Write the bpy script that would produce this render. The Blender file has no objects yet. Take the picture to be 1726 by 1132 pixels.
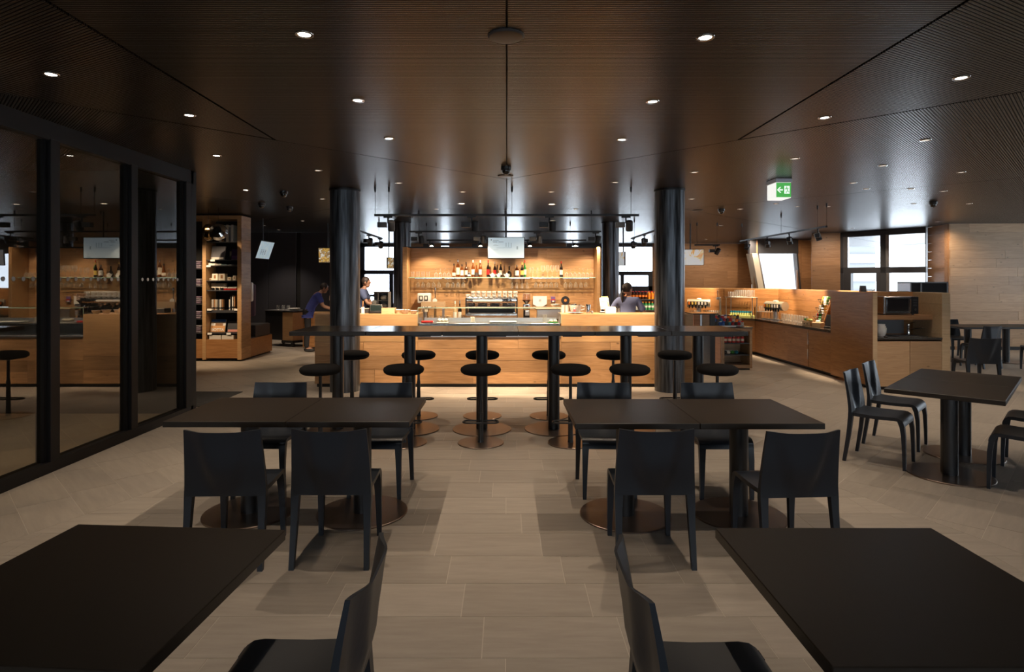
import bpy, bmesh, math, random
from mathutils import Vector, Matrix
R = math.radians
SC = bpy.context.scene
COL = SC.collection
# ------------------------------------------------------------------ camera, sky, exposure
F, CX, HY, CAMH = 1010.0, 854.0, 473.0, 1.65      # focal length and principal point in pixels of the 1726 x 1132 frame
CEIL = 3.02
cam_d = bpy.data.cameras.new('camera'); cam = bpy.data.objects.new('camera', cam_d); COL.objects.link(cam)
cam_d.sensor_width = 36; cam_d.lens = 36*F/1726
cam_d.shift_x = (863-CX)/1726; cam_d.shift_y = -(566-HY)/1726
cam_d.clip_start = .05; cam_d.clip_end = 300
cam.location = (0, 0, CAMH); cam.rotation_euler = (R(90), 0, 0)
SC.camera = cam
W = bpy.data.worlds.new('sky'); SC.world = W; W.use_nodes = True
bgn = W.node_tree.nodes['Background']
bgn.inputs[0].default_value = (.80, .90, 1.0, 1); bgn.inputs[1].default_value = 8.0
SC.view_settings.view_transform = 'Standard'; SC.view_settings.look = 'None'
SC.view_settings.exposure = 0.0; SC.view_settings.gamma = 1; SC.view_settings.use_curve_mapping = False
SC.cycles.max_bounces = 7; SC.cycles.diffuse_bounces = 3; SC.cycles.glossy_bounces = 4
SC.cycles.transmission_bounces = 4; SC.cycles.transparent_max_bounces = 24
SC.cycles.sample_clamp_indirect = 4; SC.cycles.caustics_reflective = False; SC.cycles.caustics_refractive = False
WARM = (1.0, .80, .60); WARM2 = (1.0, .74, .48)
PW_DOWN, PW_BARDOWN, PW_TRACK = 62, 430, 400
def spot(name, loc, target, power, color=WARM, angle=90, blend=.6, radius=.03, parent=None):
    d = bpy.data.lights.new(name, 'SPOT'); d.energy = power; d.color = color
    d.spot_size = R(angle); d.spot_blend = blend; d.shadow_soft_size = radius
    o = bpy.data.objects.new(name, d); COL.objects.link(o)
    v = Vector(target)-Vector(loc)
    o.rotation_euler = v.to_track_quat('-Z', 'Y').to_euler()
    o.location = loc if parent is None else Vector(loc)-parent.location
    if parent: o.parent = parent
    return o
# ------------------------------------------------------------------ helpers
def wx(px, Y): return (px-CX)*Y/F
def wz(py, Y): return CAMH-(py-HY)*Y/F
def ceil_pt(px, py):
    Y = (CEIL-CAMH)*F/(HY-py); return (wx(px, Y), Y)
def prop(o, label=None, cat=None, group=None, kind=None):
    if label: o['label'] = label
    if cat: o['category'] = cat
    if group: o['group'] = group
    if kind: o['kind'] = kind
    return o
def thing(name, label, cat, loc=(0, 0, 0), rz=0, group=None):
    o = bpy.data.objects.new(name, None); COL.objects.link(o); o.empty_display_size = .1
    o.location = loc; o.rotation_euler = (0, 0, rz)
    return prop(o, label, cat, group)
def struct(name, label=None, loc=(0, 0, 0)):
    o = bpy.data.objects.new(name, None); COL.objects.link(o); o.location = loc
    return prop(o, label, None, None, 'structure')
class MB:
    def __init__(s): s.bm = bmesh.new(); s.bev = False
    def _xf(s, vs, M): bmesh.ops.transform(s.bm, matrix=M, verts=vs)
    def box(s, c, d, rz=0, bev=0, rx=0, ry=0):
        r = bmesh.ops.create_cube(s.bm, size=1); vs = r['verts']
        M = Matrix.Translation(c) @ Matrix.Rotation(rz, 4, 'Z') @ Matrix.Rotation(ry, 4, 'Y') @ Matrix.Rotation(rx, 4, 'X') @ Matrix.Diagonal((d[0], d[1], d[2], 1))
        s._xf(vs, M)
        if bev:
            es = list({e for v in vs for e in v.link_edges})
            s.bev = True; bmesh.ops.bevel(s.bm, geom=es, offset=bev, segments=1 if bev < .007 else 3, affect='EDGES', profile=.5)
        return s
    def bb(s, x0, x1, y0, y1, z0, z1, bev=0):
        return s.box(((x0+x1)/2, (y0+y1)/2, (z0+z1)/2), (abs(x1-x0), abs(y1-y0), abs(z1-z0)), 0, bev)
    def lathe(s, prof, c=(0, 0, 0), n=24, M=None, cap=True):
        rings = []; c = Vector(c)
        for (r, z) in prof:
            if r < 1e-6: rings.append([s.bm.verts.new((0, 0, z))])
            else: rings.append([s.bm.verts.new((r*math.cos(2*math.pi*i/n), r*math.sin(2*math.pi*i/n), z)) for i in range(n)])
        for a, b in zip(rings, rings[1:]):
            for i in range(n):
                j = (i+1) % n
                if len(a) == 1 and len(b) == 1: continue
                if len(a) == 1: s.bm.faces.new((a[0], b[j], b[i]))
                elif len(b) == 1: s.bm.faces.new((a[i], a[j], b[0]))
                else: s.bm.faces.new((a[i], a[j], b[j], b[i]))
        for rg, fl in ((rings[0], True), (rings[-1], False)):
            if cap and len(rg) > 2: s.bm.faces.new(list(reversed(rg)) if fl else rg)
        vs = [v for rg in rings for v in rg]
        s._xf(vs, Matrix.Translation(c) @ (M if M else Matrix.Identity(4)))
        return s
    def cyl(s, p0, p1, r0, r1=None, n=16):
        p0 = Vector(p0); p1 = Vector(p1); r1 = r0 if r1 is None else r1
        v = p1-p0; q = v.to_track_quat('Z', 'Y').to_matrix().to_4x4()
        return s.lathe([(r0, 0), (r1, v.length)], p0, n, q)
    def tube(s, path, r, n=8, closed=False):
        pts = [Vector(p) for p in path]; N = len(pts); rings = []
        up0 = None
        for i, p in enumerate(pts):
            a = pts[(i-1) % N] if (closed or i > 0) else p
            b = pts[(i+1) % N] if (closed or i < N-1) else p
            t = (b-a).normalized()
            up = Vector((0, 0, 1)) if abs(t.z) < .95 else Vector((0, 1, 0))
            x = t.cross(up).normalized(); y = x.cross(t)
            rr = r[i] if isinstance(r, (list, tuple)) else r
            rings.append([s.bm.verts.new(p+(x*math.cos(2*math.pi*k/n)+y*math.sin(2*math.pi*k/n))*rr) for k in range(n)])
        pairs = list(zip(rings, rings[1:]))+([(rings[-1], rings[0])] if closed else [])
        for A, B in pairs:
            for k in range(n):
                s.bm.faces.new((A[k], A[(k+1) % n], B[(k+1) % n], B[k]))
        if not closed:
            s.bm.faces.new(list(reversed(rings[0]))); s.bm.faces.new(rings[-1])
        return s
    def loft(s, secs):
        """secs: list of loops (lists of points of equal length), capped at both ends"""
        L = [[s.bm.verts.new(p) for p in sec] for sec in secs]
        n = len(L[0])
        for A, B in zip(L, L[1:]):
            for k in range(n): s.bm.faces.new((A[k], A[(k+1) % n], B[(k+1) % n], B[k]))
        s.bm.faces.new(list(reversed(L[0]))); s.bm.faces.new(L[-1])
        return s
    def prism(s, poly, z0, z1, M=None):
        a = [s.bm.verts.new((p[0], p[1], z0)) for p in poly]; b = [s.bm.verts.new((p[0], p[1], z1)) for p in poly]
        n = len(poly)
        for k in range(n): s.bm.faces.new((a[k], a[(k+1) % n], b[(k+1) % n], b[k]))
        s.bm.faces.new(list(reversed(a))); s.bm.faces.new(b)
        if M: s._xf(a+b, M)
        return s
    def ball(s, c, rx, ry=None, rz=None, u=16, v=10, M=None):
        ry = ry or rx; rz = rz or rx
        r = bmesh.ops.create_uvsphere(s.bm, u_segments=u, v_segments=v, radius=1)
        s._xf(r['verts'], Matrix.Translation(c) @ (M or Matrix.Identity(4)) @ Matrix.Diagonal((rx, ry, rz, 1)))
        return s
    def build(s, name, m, parent=None, smooth=35, world=False, kind=None):
        bmesh.ops.recalc_face_normals(s.bm, faces=s.bm.faces)
        if world and parent is not None:
            Mi = (Matrix.Translation(parent.location) @ parent.rotation_euler.to_matrix().to_4x4()).inverted()
            s.bm.transform(Mi)
        me = bpy.data.meshes.new(name); s.bm.to_mesh(me); s.bm.free()
        if smooth == 35 and s.bev: smooth = 20
        if smooth:
            for p in me.polygons: p.use_smooth = True
            me.set_sharp_from_angle(angle=R(smooth))
        me.materials.append(m)
        o = bpy.data.objects.new(name, me); COL.objects.link(o)
        if parent is not None: o.parent = parent
        if kind: o['kind'] = kind
        return o
def kids(o): return [c for c in o.children]
def copy_tree(o, parent=None):
    c = o.copy(); COL.objects.link(c)
    if parent is not None: c.parent = parent
    for ch in o.children: copy_tree(ch, c)
    return c
def dup(o, loc, rz=0, label=None, group=None):
    c = copy_tree(o); c.location = loc; c.rotation_euler = (0, 0, rz)
    if label: c['label'] = label
    if group: c['group'] = group
    return c
ORD = ['first', 'second', 'third', 'fourth', 'fifth', 'sixth', 'seventh', 'eighth', 'ninth', 'tenth', 'eleventh', 'twelfth', 'thirteenth', 'fourteenth',
       'fifteenth', 'sixteenth', 'seventeenth', 'eighteenth', 'nineteenth', 'twentieth', 'twenty-first', 'twenty-second', 'twenty-third', 'twenty-fourth']
# ------------------------------------------------------------------ materials
def nodes(name):
    m = bpy.data.materials.new(name); m.use_nodes = True
    nt = m.node_tree; return m, nt, nt.nodes['Principled BSDF']
def mat(name, col, rough=.5, metal=0, spec=.5, emit=None, es=1, coat=0, trans=0, noise=0):
    m, nt, b = nodes(name)
    b.inputs['Base Color'].default_value = (*col, 1); b.inputs['Roughness'].default_value = rough
    b.inputs['Metallic'].default_value = metal; b.inputs['Specular IOR Level'].default_value = spec
    b.inputs['Coat Weight'].default_value = coat; b.inputs['Transmission Weight'].default_value = trans
    if emit:
        b.inputs['Emission Color'].default_value = (*emit, 1); b.inputs['Emission Strength'].default_value = es
    if noise:
        t = nt.nodes.new('ShaderNodeTexCoord'); n = nt.nodes.new('ShaderNodeTexNoise'); n.inputs['Scale'].default_value = 9; n.inputs['Detail'].default_value = 4
        nt.links.new(t.outputs['Object'], n.inputs['Vector'])
        mx = nt.nodes.new('ShaderNodeMix'); mx.data_type = 'RGBA'; mx.blend_type = 'MULTIPLY'; mx.inputs[0].default_value = noise
        mx.inputs[6].default_value = (*col, 1); nt.links.new(n.outputs['Fac'], mx.inputs[7]); nt.links.new(mx.outputs[2], b.inputs['Base Color'])
    return m
def glow(name, col, strength):
    m, nt, b = nodes(name)
    b.inputs['Base Color'].default_value = (*[c*.6 for c in col], 1)
    b.inputs['Emission Color'].default_value = (*col, 1); b.inputs['Emission Strength'].default_value = strength
    m.cycles.emission_sampling = 'NONE'
    return m
def wood(name, c1, c2, rough=.45, var=.22, axis=0, knots=.5):
    m, nt, b = nodes(name); N = nt.nodes.new; L = nt.links.new
    tc = N('ShaderNodeTexCoord'); oi = N('ShaderNodeObjectInfo')
    mul = N('ShaderNodeMath'); mul.operation = 'MULTIPLY'; mul.inputs[1].default_value = 37; L(oi.outputs['Random'], mul.inputs[0])
    add = N('ShaderNodeVectorMath'); add.operation = 'ADD'; L(tc.outputs['Object'], add.inputs[0]); L(mul.outputs[0], add.inputs[1])
    mp = N('ShaderNodeMapping'); sc = [13, 13, 13]; sc[axis] = 1.1; mp.inputs['Scale'].default_value = sc; L(add.outputs[0], mp.inputs['Vector'])
    n1 = N('ShaderNodeTexNoise'); n1.inputs['Scale'].default_value = 2.2; n1.inputs['Detail'].default_value = 7; n1.inputs['Distortion'].default_value = 1.2
    L(mp.outputs[0], n1.inputs['Vector'])
    rp = N('ShaderNodeValToRGB'); rp.color_ramp.elements[0].position = .32; rp.color_ramp.elements[1].position = .68
    rp.color_ramp.elements[0].color = (*c2, 1); rp.color_ramp.elements[1].color = (*c1, 1); L(n1.outputs['Fac'], rp.inputs[0])
    # scattered knots
    mp2 = N('ShaderNodeMapping'); s2 = [5.5, 5.5, 5.5]; s2[axis] = 3.0; mp2.inputs['Scale'].default_value = s2; L(add.outputs[0], mp2.inputs['Vector'])
    vo = N('ShaderNodeTexVoronoi'); vo.inputs['Scale'].default_value = 1.0; L(mp2.outputs[0], vo.inputs['Vector'])
    kr = N('ShaderNodeValToRGB'); kr.color_ramp.elements[0].position = .03; kr.color_ramp.elements[1].position = .10
    kr.color_ramp.elements[0].color = (1-knots, 1-knots, 1-knots, 1); kr.color_ramp.elements[1].color = (1, 1, 1, 1); L(vo.outputs['Distance'], kr.inputs[0])
    mx = N('ShaderNodeMix'); mx.data_type = 'RGBA'; mx.blend_type = 'MULTIPLY'; mx.inputs[0].default_value = 1; L(rp.outputs[0], mx.inputs[6]); L(kr.outputs[0], mx.inputs[7])
    hs = N('ShaderNodeHueSaturation'); mr = N('ShaderNodeMapRange'); mr.inputs[3].default_value = 1-var; mr.inputs[4].default_value = 1+var
    L(oi.outputs['Random'], mr.inputs[0]); L(mr.outputs[0], hs.inputs['Value']); L(mx.outputs[2], hs.inputs['Color'])
    L(hs.outputs[0], b.inputs['Base Color']); b.inputs['Roughness'].default_value = rough
    bp = N('ShaderNodeBump'); bp.inputs['Strength'].default_value = .12; bp.inputs['Distance'].default_value = .004; L(n1.outputs['Fac'], bp.inputs['Height']); L(bp.outputs[0], b.inputs['Normal'])
    return m
def clear(name, tint=(1, 1, 1), refl=1.0, rough=.0, dens=0.0, ior=1.45, body=(.9, .95, .95)):
    """thin clear pane: see-through plus Fresnel mirror (plus bright rims painted in as white)"""
    m = bpy.data.materials.new(name); m.use_nodes = True; nt = m.node_tree; nt.nodes.clear(); N = nt.nodes.new; L = nt.links.new
    out = N('ShaderNodeOutputMaterial'); tr = N('ShaderNodeBsdfTransparent'); tr.inputs[0].default_value = (*tint, 1)
    gl = N('ShaderNodeBsdfGlossy'); gl.inputs['Roughness'].default_value = rough; gl.inputs['Color'].default_value = (refl, refl, refl, 1)
    fr = N('ShaderNodeFresnel'); fr.inputs['IOR'].default_value = ior
    ge = N('ShaderNodeNewGeometry'); inv = N('ShaderNodeMath'); inv.operation = 'SUBTRACT'; inv.inputs[0].default_value = 1; L(ge.outputs['Backfacing'], inv.inputs[1])
    ml = N('ShaderNodeMath'); ml.operation = 'MULTIPLY'; L(fr.outputs[0], ml.inputs[0]); L(inv.outputs[0], ml.inputs[1])
    mx = N('ShaderNodeMixShader'); L(ml.outputs[0], mx.inputs[0]); L(tr.outputs[0], mx.inputs[1]); L(gl.outputs[0], mx.inputs[2])
    last = mx
    if dens:
        df = N('ShaderNodeBsdfDiffuse'); df.inputs[0].default_value = (*body, 1)  # white mixed in towards grazing edges, painting the bright outline of glass
        m2 = N('ShaderNodeMixShader'); lw = N('ShaderNodeLayerWeight'); lw.inputs[0].default_value = .5; pw_ = N('ShaderNodeMath'); pw_.operation = 'POWER'; pw_.inputs[1].default_value = 2.2; L(lw.outputs['Facing'], pw_.inputs[0]); md = N('ShaderNodeMath'); md.operation = 'MULTIPLY_ADD'; md.inputs[1].default_value = min(.85, dens*9); md.inputs[2].default_value = dens*.35; L(pw_.outputs[0], md.inputs[0]); L(md.outputs[0], m2.inputs[0]); L(mx.outputs[0], m2.inputs[1]); L(df.outputs[0], m2.inputs[2]); last = m2
    L(last.outputs[0], out.inputs[0]); return m
M = {}
M['oak'] = wood('oak', (.52, .30, .145), (.37, .20, .088), knots=.6)
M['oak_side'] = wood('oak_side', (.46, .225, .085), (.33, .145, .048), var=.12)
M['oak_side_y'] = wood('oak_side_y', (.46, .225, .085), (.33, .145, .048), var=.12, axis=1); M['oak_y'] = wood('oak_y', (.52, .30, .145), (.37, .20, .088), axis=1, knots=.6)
M['oak_light'] = wood('oak_light', (.50, .325, .185), (.40, .25, .135), var=.12)
M['oak_dark'] = wood('oak_dark', (.44, .235, .110), (.33, .165, .070), var=.14)
M['oak_plain'] = wood('oak_plain', (.55, .33, .155), (.46, .265, .118), var=.04, knots=.2)
M['oak_pale'] = wood('oak_pale', (.60, .44, .27), (.52, .37, .22), var=.04, knots=.2)
M['black_metal'] = mat('black_metal', (.016, .016, .018), .38, .3)
M['black_paint'] = mat('black_paint', (.012, .012, .013), .55)
M['track_black'] = mat('track_black', (.018, .018, .02), .45)
M['table_top'] = mat('table_top', (.022, .015, .0095), .42, 0, .4)
M['table_edge'] = mat('table_edge', (.030, .032, .036), .5)
M['bar_top'] = mat('bar_top', (.030, .024, .02), .2, 0, .6)
M['base_disc'] = mat('base_disc', (.26, .20, .165), .30, .9)
M['leg_black'] = mat('leg_black', (.018, .018, .02), .32, 0, .6)
M['chair'] = mat('chair', (.0115, .0160, .0245), .40, 0, .5)
M['fabric'] = mat('fabric', (.010, .009, .009), .95, 0, .2, noise=.4)
M['steel'] = mat('steel', (.62, .62, .62), .22, 1)
M['chrome'] = mat('chrome', (.82, .82, .82), .07, 1)
M['alu'] = mat('alu', (.55, .56, .58), .38, 1)
M['white'] = mat('white', (.78, .76, .72), .4)
M['cream'] = mat('cream', (.80, .72, .58), .45)
M['porcelain'] = mat('porcelain', (.86, .84, .80), .15)
M['grey'] = mat('grey', (.20, .20, .21), .5)
M['dark_grey'] = mat('dark_grey', (.05, .05, .055), .45)
M['black_plastic'] = mat('black_plastic', (.014, .014, .016), .35)
M['stone_top'] = mat('stone_top', (.05, .04, .033), .12, 0, .6)
M['dark_wall'] = mat('dark_wall', (.046, .046, .056), .38)
M['black_wall'] = mat('black_wall', (.010, .009, .009), .6)
M['frame'] = mat('frame', (.006, .0055, .006), .5, 0, .25)
M['window_frame'] = mat('window_frame', (.055, .055, .062), .45)
M['red'] = mat('red', (.55, .02, .02), .35)
M['orange'] = mat('orange', (.80, .22, .03), .4)
M['green'] = mat('green', (.05, .30, .06), .4)
M['blue'] = mat('blue', (.03, .13, .50), .4)
M['yellow'] = mat('yellow', (.75, .55, .12), .5)
M['teal'] = mat('teal', (.02, .22, .34), .4)
M['paper'] = mat('paper', (.80, .77, .70), .7)
M['ledge'] = mat('ledge', (.70, .66, .58), .4)
M['glassware'] = clear('glassware', (.97, .97, .96), .95, .02, .07, 1.55, (.95, .93, .90))
M['clear_glass'] = clear('clear_glass', (.97, .985, .98), 1, 0, .0, 1.45)
M['partition_glass'] = clear('partition_glass', (.80, .75, .64), 1.0, 0, 0, 1.9)
M['window_glass'] = clear('window_glass', (.985, .99, 1), .6, 0, 0, 1.35)
M['edge_glass'] = mat('edge_glass', (.35, .52, .42), .1)
# ------------------------------------------------------------------ floor: base slab + stone tiles
rnd = random.Random(4)
def tile_mat():
    m, nt, b = nodes('stone_tile'); N = nt.nodes.new; L = nt.links.new
    tc = N('ShaderNodeTexCoord'); oi = N('ShaderNodeObjectInfo'); ge = N('ShaderNodeNewGeometry')
    ad = N('ShaderNodeMath'); ad.operation = 'ADD'; L(oi.outputs['Random'], ad.inputs[0]); L(ge.outputs['Random Per Island'], ad.inputs[1])
    fr = N('ShaderNodeMath'); fr.operation = 'FRACT'; L(ad.outputs[0], fr.inputs[0])
    mul = N('ShaderNodeMath'); mul.operation = 'MULTIPLY'; mul.inputs[1].default_value = 41; L(fr.outputs[0], mul.inputs[0])
    va = N('ShaderNodeVectorMath'); va.operation = 'ADD'; L(tc.outputs['Object'], va.inputs[0]); L(mul.outputs[0], va.inputs[1])
    mp = N('ShaderNodeMapping'); mp.inputs['Scale'].default_value = (1.6, 11, 1); L(va.outputs[0], mp.inputs['Vector'])
    n1 = N('ShaderNodeTexNoise'); n1.inputs['Scale'].default_value = 2; n1.inputs['Detail'].default_value = 8; n1.inputs['Roughness'].default_value = .62; L(mp.outputs[0], n1.inputs['Vector'])
    rp = N('ShaderNodeValToRGB'); rp.color_ramp.elements[0].position = .25; rp.color_ramp.elements[1].position = .75
    rp.color_ramp.elements[0].color = (.330, .285, .238, 1); rp.color_ramp.elements[1].color = (.435, .385, .328, 1); L(n1.outputs['Fac'], rp.inputs[0])
    hs = N('ShaderNodeHueSaturation'); mr = N('ShaderNodeMapRange'); mr.inputs[3].default_value = .92; mr.inputs[4].default_value = 1.07
    L(fr.outputs[0], mr.inputs[0]); L(mr.outputs[0], hs.inputs['Value']); L(rp.outputs[0], hs.inputs['Color']); L(hs.outputs[0], b.inputs['Base Color'])
    rr = N('ShaderNodeMapRange'); rr.inputs[3].default_value = .36; rr.inputs[4].default_value = .52; L(n1.outputs['Fac'], rr.inputs[0]); L(rr.outputs[0], b.inputs['Roughness'])
    return m
M['tile'] = tile_mat(); M['grout'] = mat('grout', (.56, .51, .44), .8)
floor = struct('floor', 'beige stone tile floor changing direction along a slanted joint')
MB().bb(-11, 16, -6.2, 22.6, -.2, -.0015).build('floor_base', M['grout'], floor)
def clip(poly, a, b, c):            # keep a*x+b*y<=c
    out = []
    for i in range(len(poly)):
        p, q = poly[i], poly[(i+1) % len(poly)]; dp = a*p[0]+b*p[1]-c; dq = a*q[0]+b*q[1]-c
        if dp <= 0: out.append(p)
        if dp*dq < 0:
            t = dp/(dp-dq); out.append((p[0]+t*(q[0]-p[0]), p[1]+t*(q[1]-p[1])))
    return out
def area(p): return abs(sum(p[i][0]*p[(i+1) % len(p)][1]-p[(i+1) % len(p)][0]*p[i][1] for i in range(len(p))))/2
SL, TW, TL, GAP = .414, .325, .65, .002
cand = []
def zone(ang, ox, oy, clips, ext):
    ca, sa = math.cos(ang), math.sin(ang)
    for j in range(-ext, ext):
        off = (j % 2)*.325+.22*((j*7) % 3)
        for i in range(-ext//2, ext//2):
            u0, v0 = i*TL+off, j*TW
            P = [(u0+GAP, v0+GAP), (u0+TL-GAP, v0+GAP), (u0+TL-GAP, v0+TW-GAP), (u0+GAP, v0+TW-GAP)]
            P = [(ox+u*ca-v*sa, oy+u*sa+v*ca) for u, v in P]
            cx, cy = sum(p[0] for p in P)/4, sum(p[1] for p in P)/4
            if cy < .9 or cy > 22.2 or abs(cx) > .93*cy+.6 or cx < -8.6 or cx > 13.5: continue
            for c in clips:
                P = clip(P, *c)
                if len(P) < 3: break
            if len(P) < 3 or area(P) < .004: continue
            cand.append((area(P)/(cy**3), P, (cx, cy), ang))
g2 = .003
zone(0, .1, 3.92, [(1, SL, 4.62-g2), (-1, SL, 4.73-g2)], 60)
zone(R(-45), -2.95, 4.2, [(1, -SL, -4.73-g2), (1, 0, -.001)], 70)
zone(R(45), 2.71, 4.886, [(-1, -SL, -4.62-g2), (-1, 0, -.001)], 70)
cand.sort(key=lambda t: -t[0])
far = MB()
for k, (s, P, c, ang) in enumerate(cand):
    if k < 298:
        ca, sa = math.cos(-ang), math.sin(-ang)
        Q = [((x-c[0])*ca-(y-c[1])*sa, (x-c[0])*sa+(y-c[1])*ca) for x, y in P]
        o = MB().prism(Q, -.012, 0).build('tile', M['tile'], floor, smooth=0)
        o.location = (c[0], c[1], 0); o.rotation_euler = (0, 0, ang)
    else: far.prism(P, -.012, 0)
far.build('distant_tiles', M['tile'], floor, smooth=0, kind='stuff')
# ------------------------------------------------------------------ ceiling: ribbed panels with open joints
def slat_mat(name, ang, perf=False):
    m, nt, b = nodes(name); N = nt.nodes.new; L = nt.links.new
    tc = N('ShaderNodeTexCoord'); mp = N('ShaderNodeMapping'); mp.inputs['Rotation'].default_value = (0, 0, -ang); L(tc.outputs['Object'], mp.inputs['Vector'])
    w = N('ShaderNodeTexWave'); w.bands_direction = 'Y'; w.inputs['Scale'].default_value = math.pi/(10*.022); w.inputs['Distortion'].default_value = 0; L(mp.outputs[0], w.inputs['Vector'])
    rp = N('ShaderNodeValToRGB'); rp.color_ramp.elements[0].position = .18; rp.color_ramp.elements[1].position = .42
    rp.color_ramp.elements[0].color = (.0025, .002, .002, 1); rp.color_ramp.elements[1].color = (.027, .020, .017, 1); L(w.outputs['Fac'], rp.inputs[0])
    L(rp.outputs[0], b.inputs['Base Color'])
    r2 = N('ShaderNodeMapRange'); r2.inputs[3].default_value = .5; r2.inputs[4].default_value = .24; L(w.outputs['Fac'], r2.inputs[0]); L(r2.outputs[0], b.inputs['Roughness'])
    r3 = N('ShaderNodeMapRange'); r3.inputs[1].default_value = .15; r3.inputs[2].default_value = .5; r3.inputs[3].default_value = .05; r3.inputs[4].default_value = .95; L(w.outputs['Fac'], r3.inputs[0]); L(r3.outputs[0], b.inputs['Specular IOR Level'])
    bp = N('ShaderNodeBump'); bp.inputs['Strength'].default_value = .09; bp.inputs['Distance'].default_value = .004; L(w.outputs['Fac'], bp.inputs['Height']); L(bp.outputs[0], b.inputs['Normal'])
    return m
S0 = slat_mat('ribbed_ceiling', 0); SA = slat_mat('ribbed_ceiling_a', R(28)); SB = slat_mat('ribbed_ceiling_b', R(-28)); SC45 = slat_mat('ribbed_ceiling_c', R(45)); SD = slat_mat('ribbed_ceiling_d', R(-45))
ceiling = struct('ceiling', 'dark brown ribbed ceiling panels meeting in a chevron')
MB().bb(-11, 16, -6.2, 24, CEIL+.03, CEIL+.2).build('ceiling_slab', M['black_wall'], ceiling)
def cpanel(poly, m, gap=.016):
    # shrink: move every edge inwards by gap
    n = len(poly); A = sum(poly[i][0]*poly[(i+1) % n][1]-poly[(i+1) % n][0]*poly[i][1] for i in range(n))
    if A < 0: poly = poly[::-1]
    Q = list(poly)
    for i in range(n):
        p, q = poly[i], poly[(i+1) % n]; dx, dy = q[0]-p[0], q[1]-p[1]; l = math.hypot(dx, dy)
        a, b = dy/l, -dx/l; Q = clip(Q, a, b, a*p[0]+b*p[1]-gap)
    MB().prism(Q, CEIL, CEIL+.03).build('ceiling_panel', m, ceiling, smooth=0)
ax, ay = 2.25, 5.84
cpanel([(-ax, -6), (0, -6), (0, 8.09), (-ax, ay)], S0, .006); cpanel([(ax, -6), (0, -6), (0, 8.09), (ax, ay)], S0, .006)
cpanel([(-ax, -6), (-ax, ay), (-11, ay-8.75), (-11, -6)], SB); cpanel([(ax, -6), (ax, ay), (14, ay-11.75), (14, -6)], SA)
k1 = 3.36
cpanel([(0, 8.09), (0, 11.44), (-k1, 11.44), (-11, 3.8), (-11, -2.91)], SD, .008); cpanel([(0, 8.09), (0, 11.44), (k1, 11.44), (14, .8), (14, -5.91)], SC45, .008)
cpanel([(-k1, 11.44), (k1, 11.44), (15, 23.1), (15, 24), (-11, 24), (-11, 19.1)], S0, .008)
cpanel([(-k1, 11.44), (-11, 19.08), (-11, 3.8)], SD, .008); cpanel([(k1, 11.44), (15, 23.08), (15, -.2)], SC45, .008)
# ------------------------------------------------------------------ plank cladding
def planks(parent, p0, p1, z0, z1, rowh=.2, lmin=1.3, lmax=2.3, th=.018, m=None, seed=1, gap=.0035, lean=None, name='plank'):
    rn = random.Random(seed); p0 = Vector(p0); p1 = Vector(p1); u = (p1-p0); Ln = u.length; u /= Ln
    n = Vector((u.y, -u.x)); ang = math.atan2(u.y, u.x); nr = max(1, round((z1-z0)/rowh)); h = (z1-z0)/nr; out = []
    for r in range(nr):
        x = 0; first = True
        while x < Ln-.01:
            l = rn.uniform(lmin, lmax)
            if first: l *= rn.uniform(.35, 1); first = False
            if Ln-(x+l) < .45: l = Ln-x
            c = p0+u*(x+l/2)-n*(th/2); pr = rn.uniform(-.0015, .0015)
            o = MB().box((0, 0, 0), (l-gap, th, h-gap)).build(name, m, parent, smooth=0)
            o.location = (c.x+n.x*pr-parent.location.x, c.y+n.y*pr-parent.location.y, z0+h*(r+.5)-parent.location.z); o.rotation_euler = (0, 0, ang)
            x += l; out.append(o)
    return out
def backing(parent, p0, p1, z0, z1, th, off, m, name='backing'):
    p0 = Vector(p0); p1 = Vector(p1); u = (p1-p0); Ln = u.length; u /= Ln; n = Vector((u.y, -u.x))
    c = (p0+p1)/2-n*(off+th/2)
    return MB().box((c.x, c.y, (z0+z1)/2), (Ln, th, z1-z0), math.atan2(u.y, u.x)).build(name, m, parent, smooth=0, world=True)
# ------------------------------------------------------------------ glazed partition beside the tables
XG = -3.95; M['dotf'] = mat('dot_film', (.36, .35, .33), .7)
wl = struct('wall_left', 'dark framed glass partition with a row of dots at eye level')
ys = [-3.7, -2.5, -1.3, -.1, 1.0, 2.0, 3.05, 4.1, 5.2, 6.31, 7.38]
MB().bb(XG-.09, XG+.03, -3.8, 7.5, 0, .095).build('bottom_rail', M['frame'], wl)
MB().bb(XG-.09, XG+.03, -3.8, 7.5, 2.86, CEIL-.001).build('top_rail', M['frame'], wl)
for y in ys: MB().bb(XG-.10, XG+.035, y-.055, y+.055, .09, 2.87, .004).build('frame_post', M['frame'], wl)
MB().bb(XG-.115, XG+.03, 7.44, 7.57, 0, CEIL-.001, .004).build('corner_post', M['frame'], wl)
for a, b in zip(ys, ys[1:]):
    MB().bb(XG-.035, XG-.027, a+.05, b-.05, .09, 2.87).build('glass_pane', M['partition_glass'], wl, smooth=0)
    for q in ((a+.055, a+.085), (b-.085, b-.055)): MB().bb(XG-.06, XG+.0, q[0], q[1], .09, 2.87).build('glazing_bead', M['frame'], wl)
    if b > 3:
        d = MB(); y = a+.13
        while y < b-.1:
            d.lathe([(.0, 0), (.019, 0), (.019, .0015), (0, .0015)], (XG-.026, y, 1.665), 14, Matrix.Rotation(R(90), 4, 'Y')); y += .10
        d.build('safety_dots', M['dotf'], wl, kind='stuff')
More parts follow.
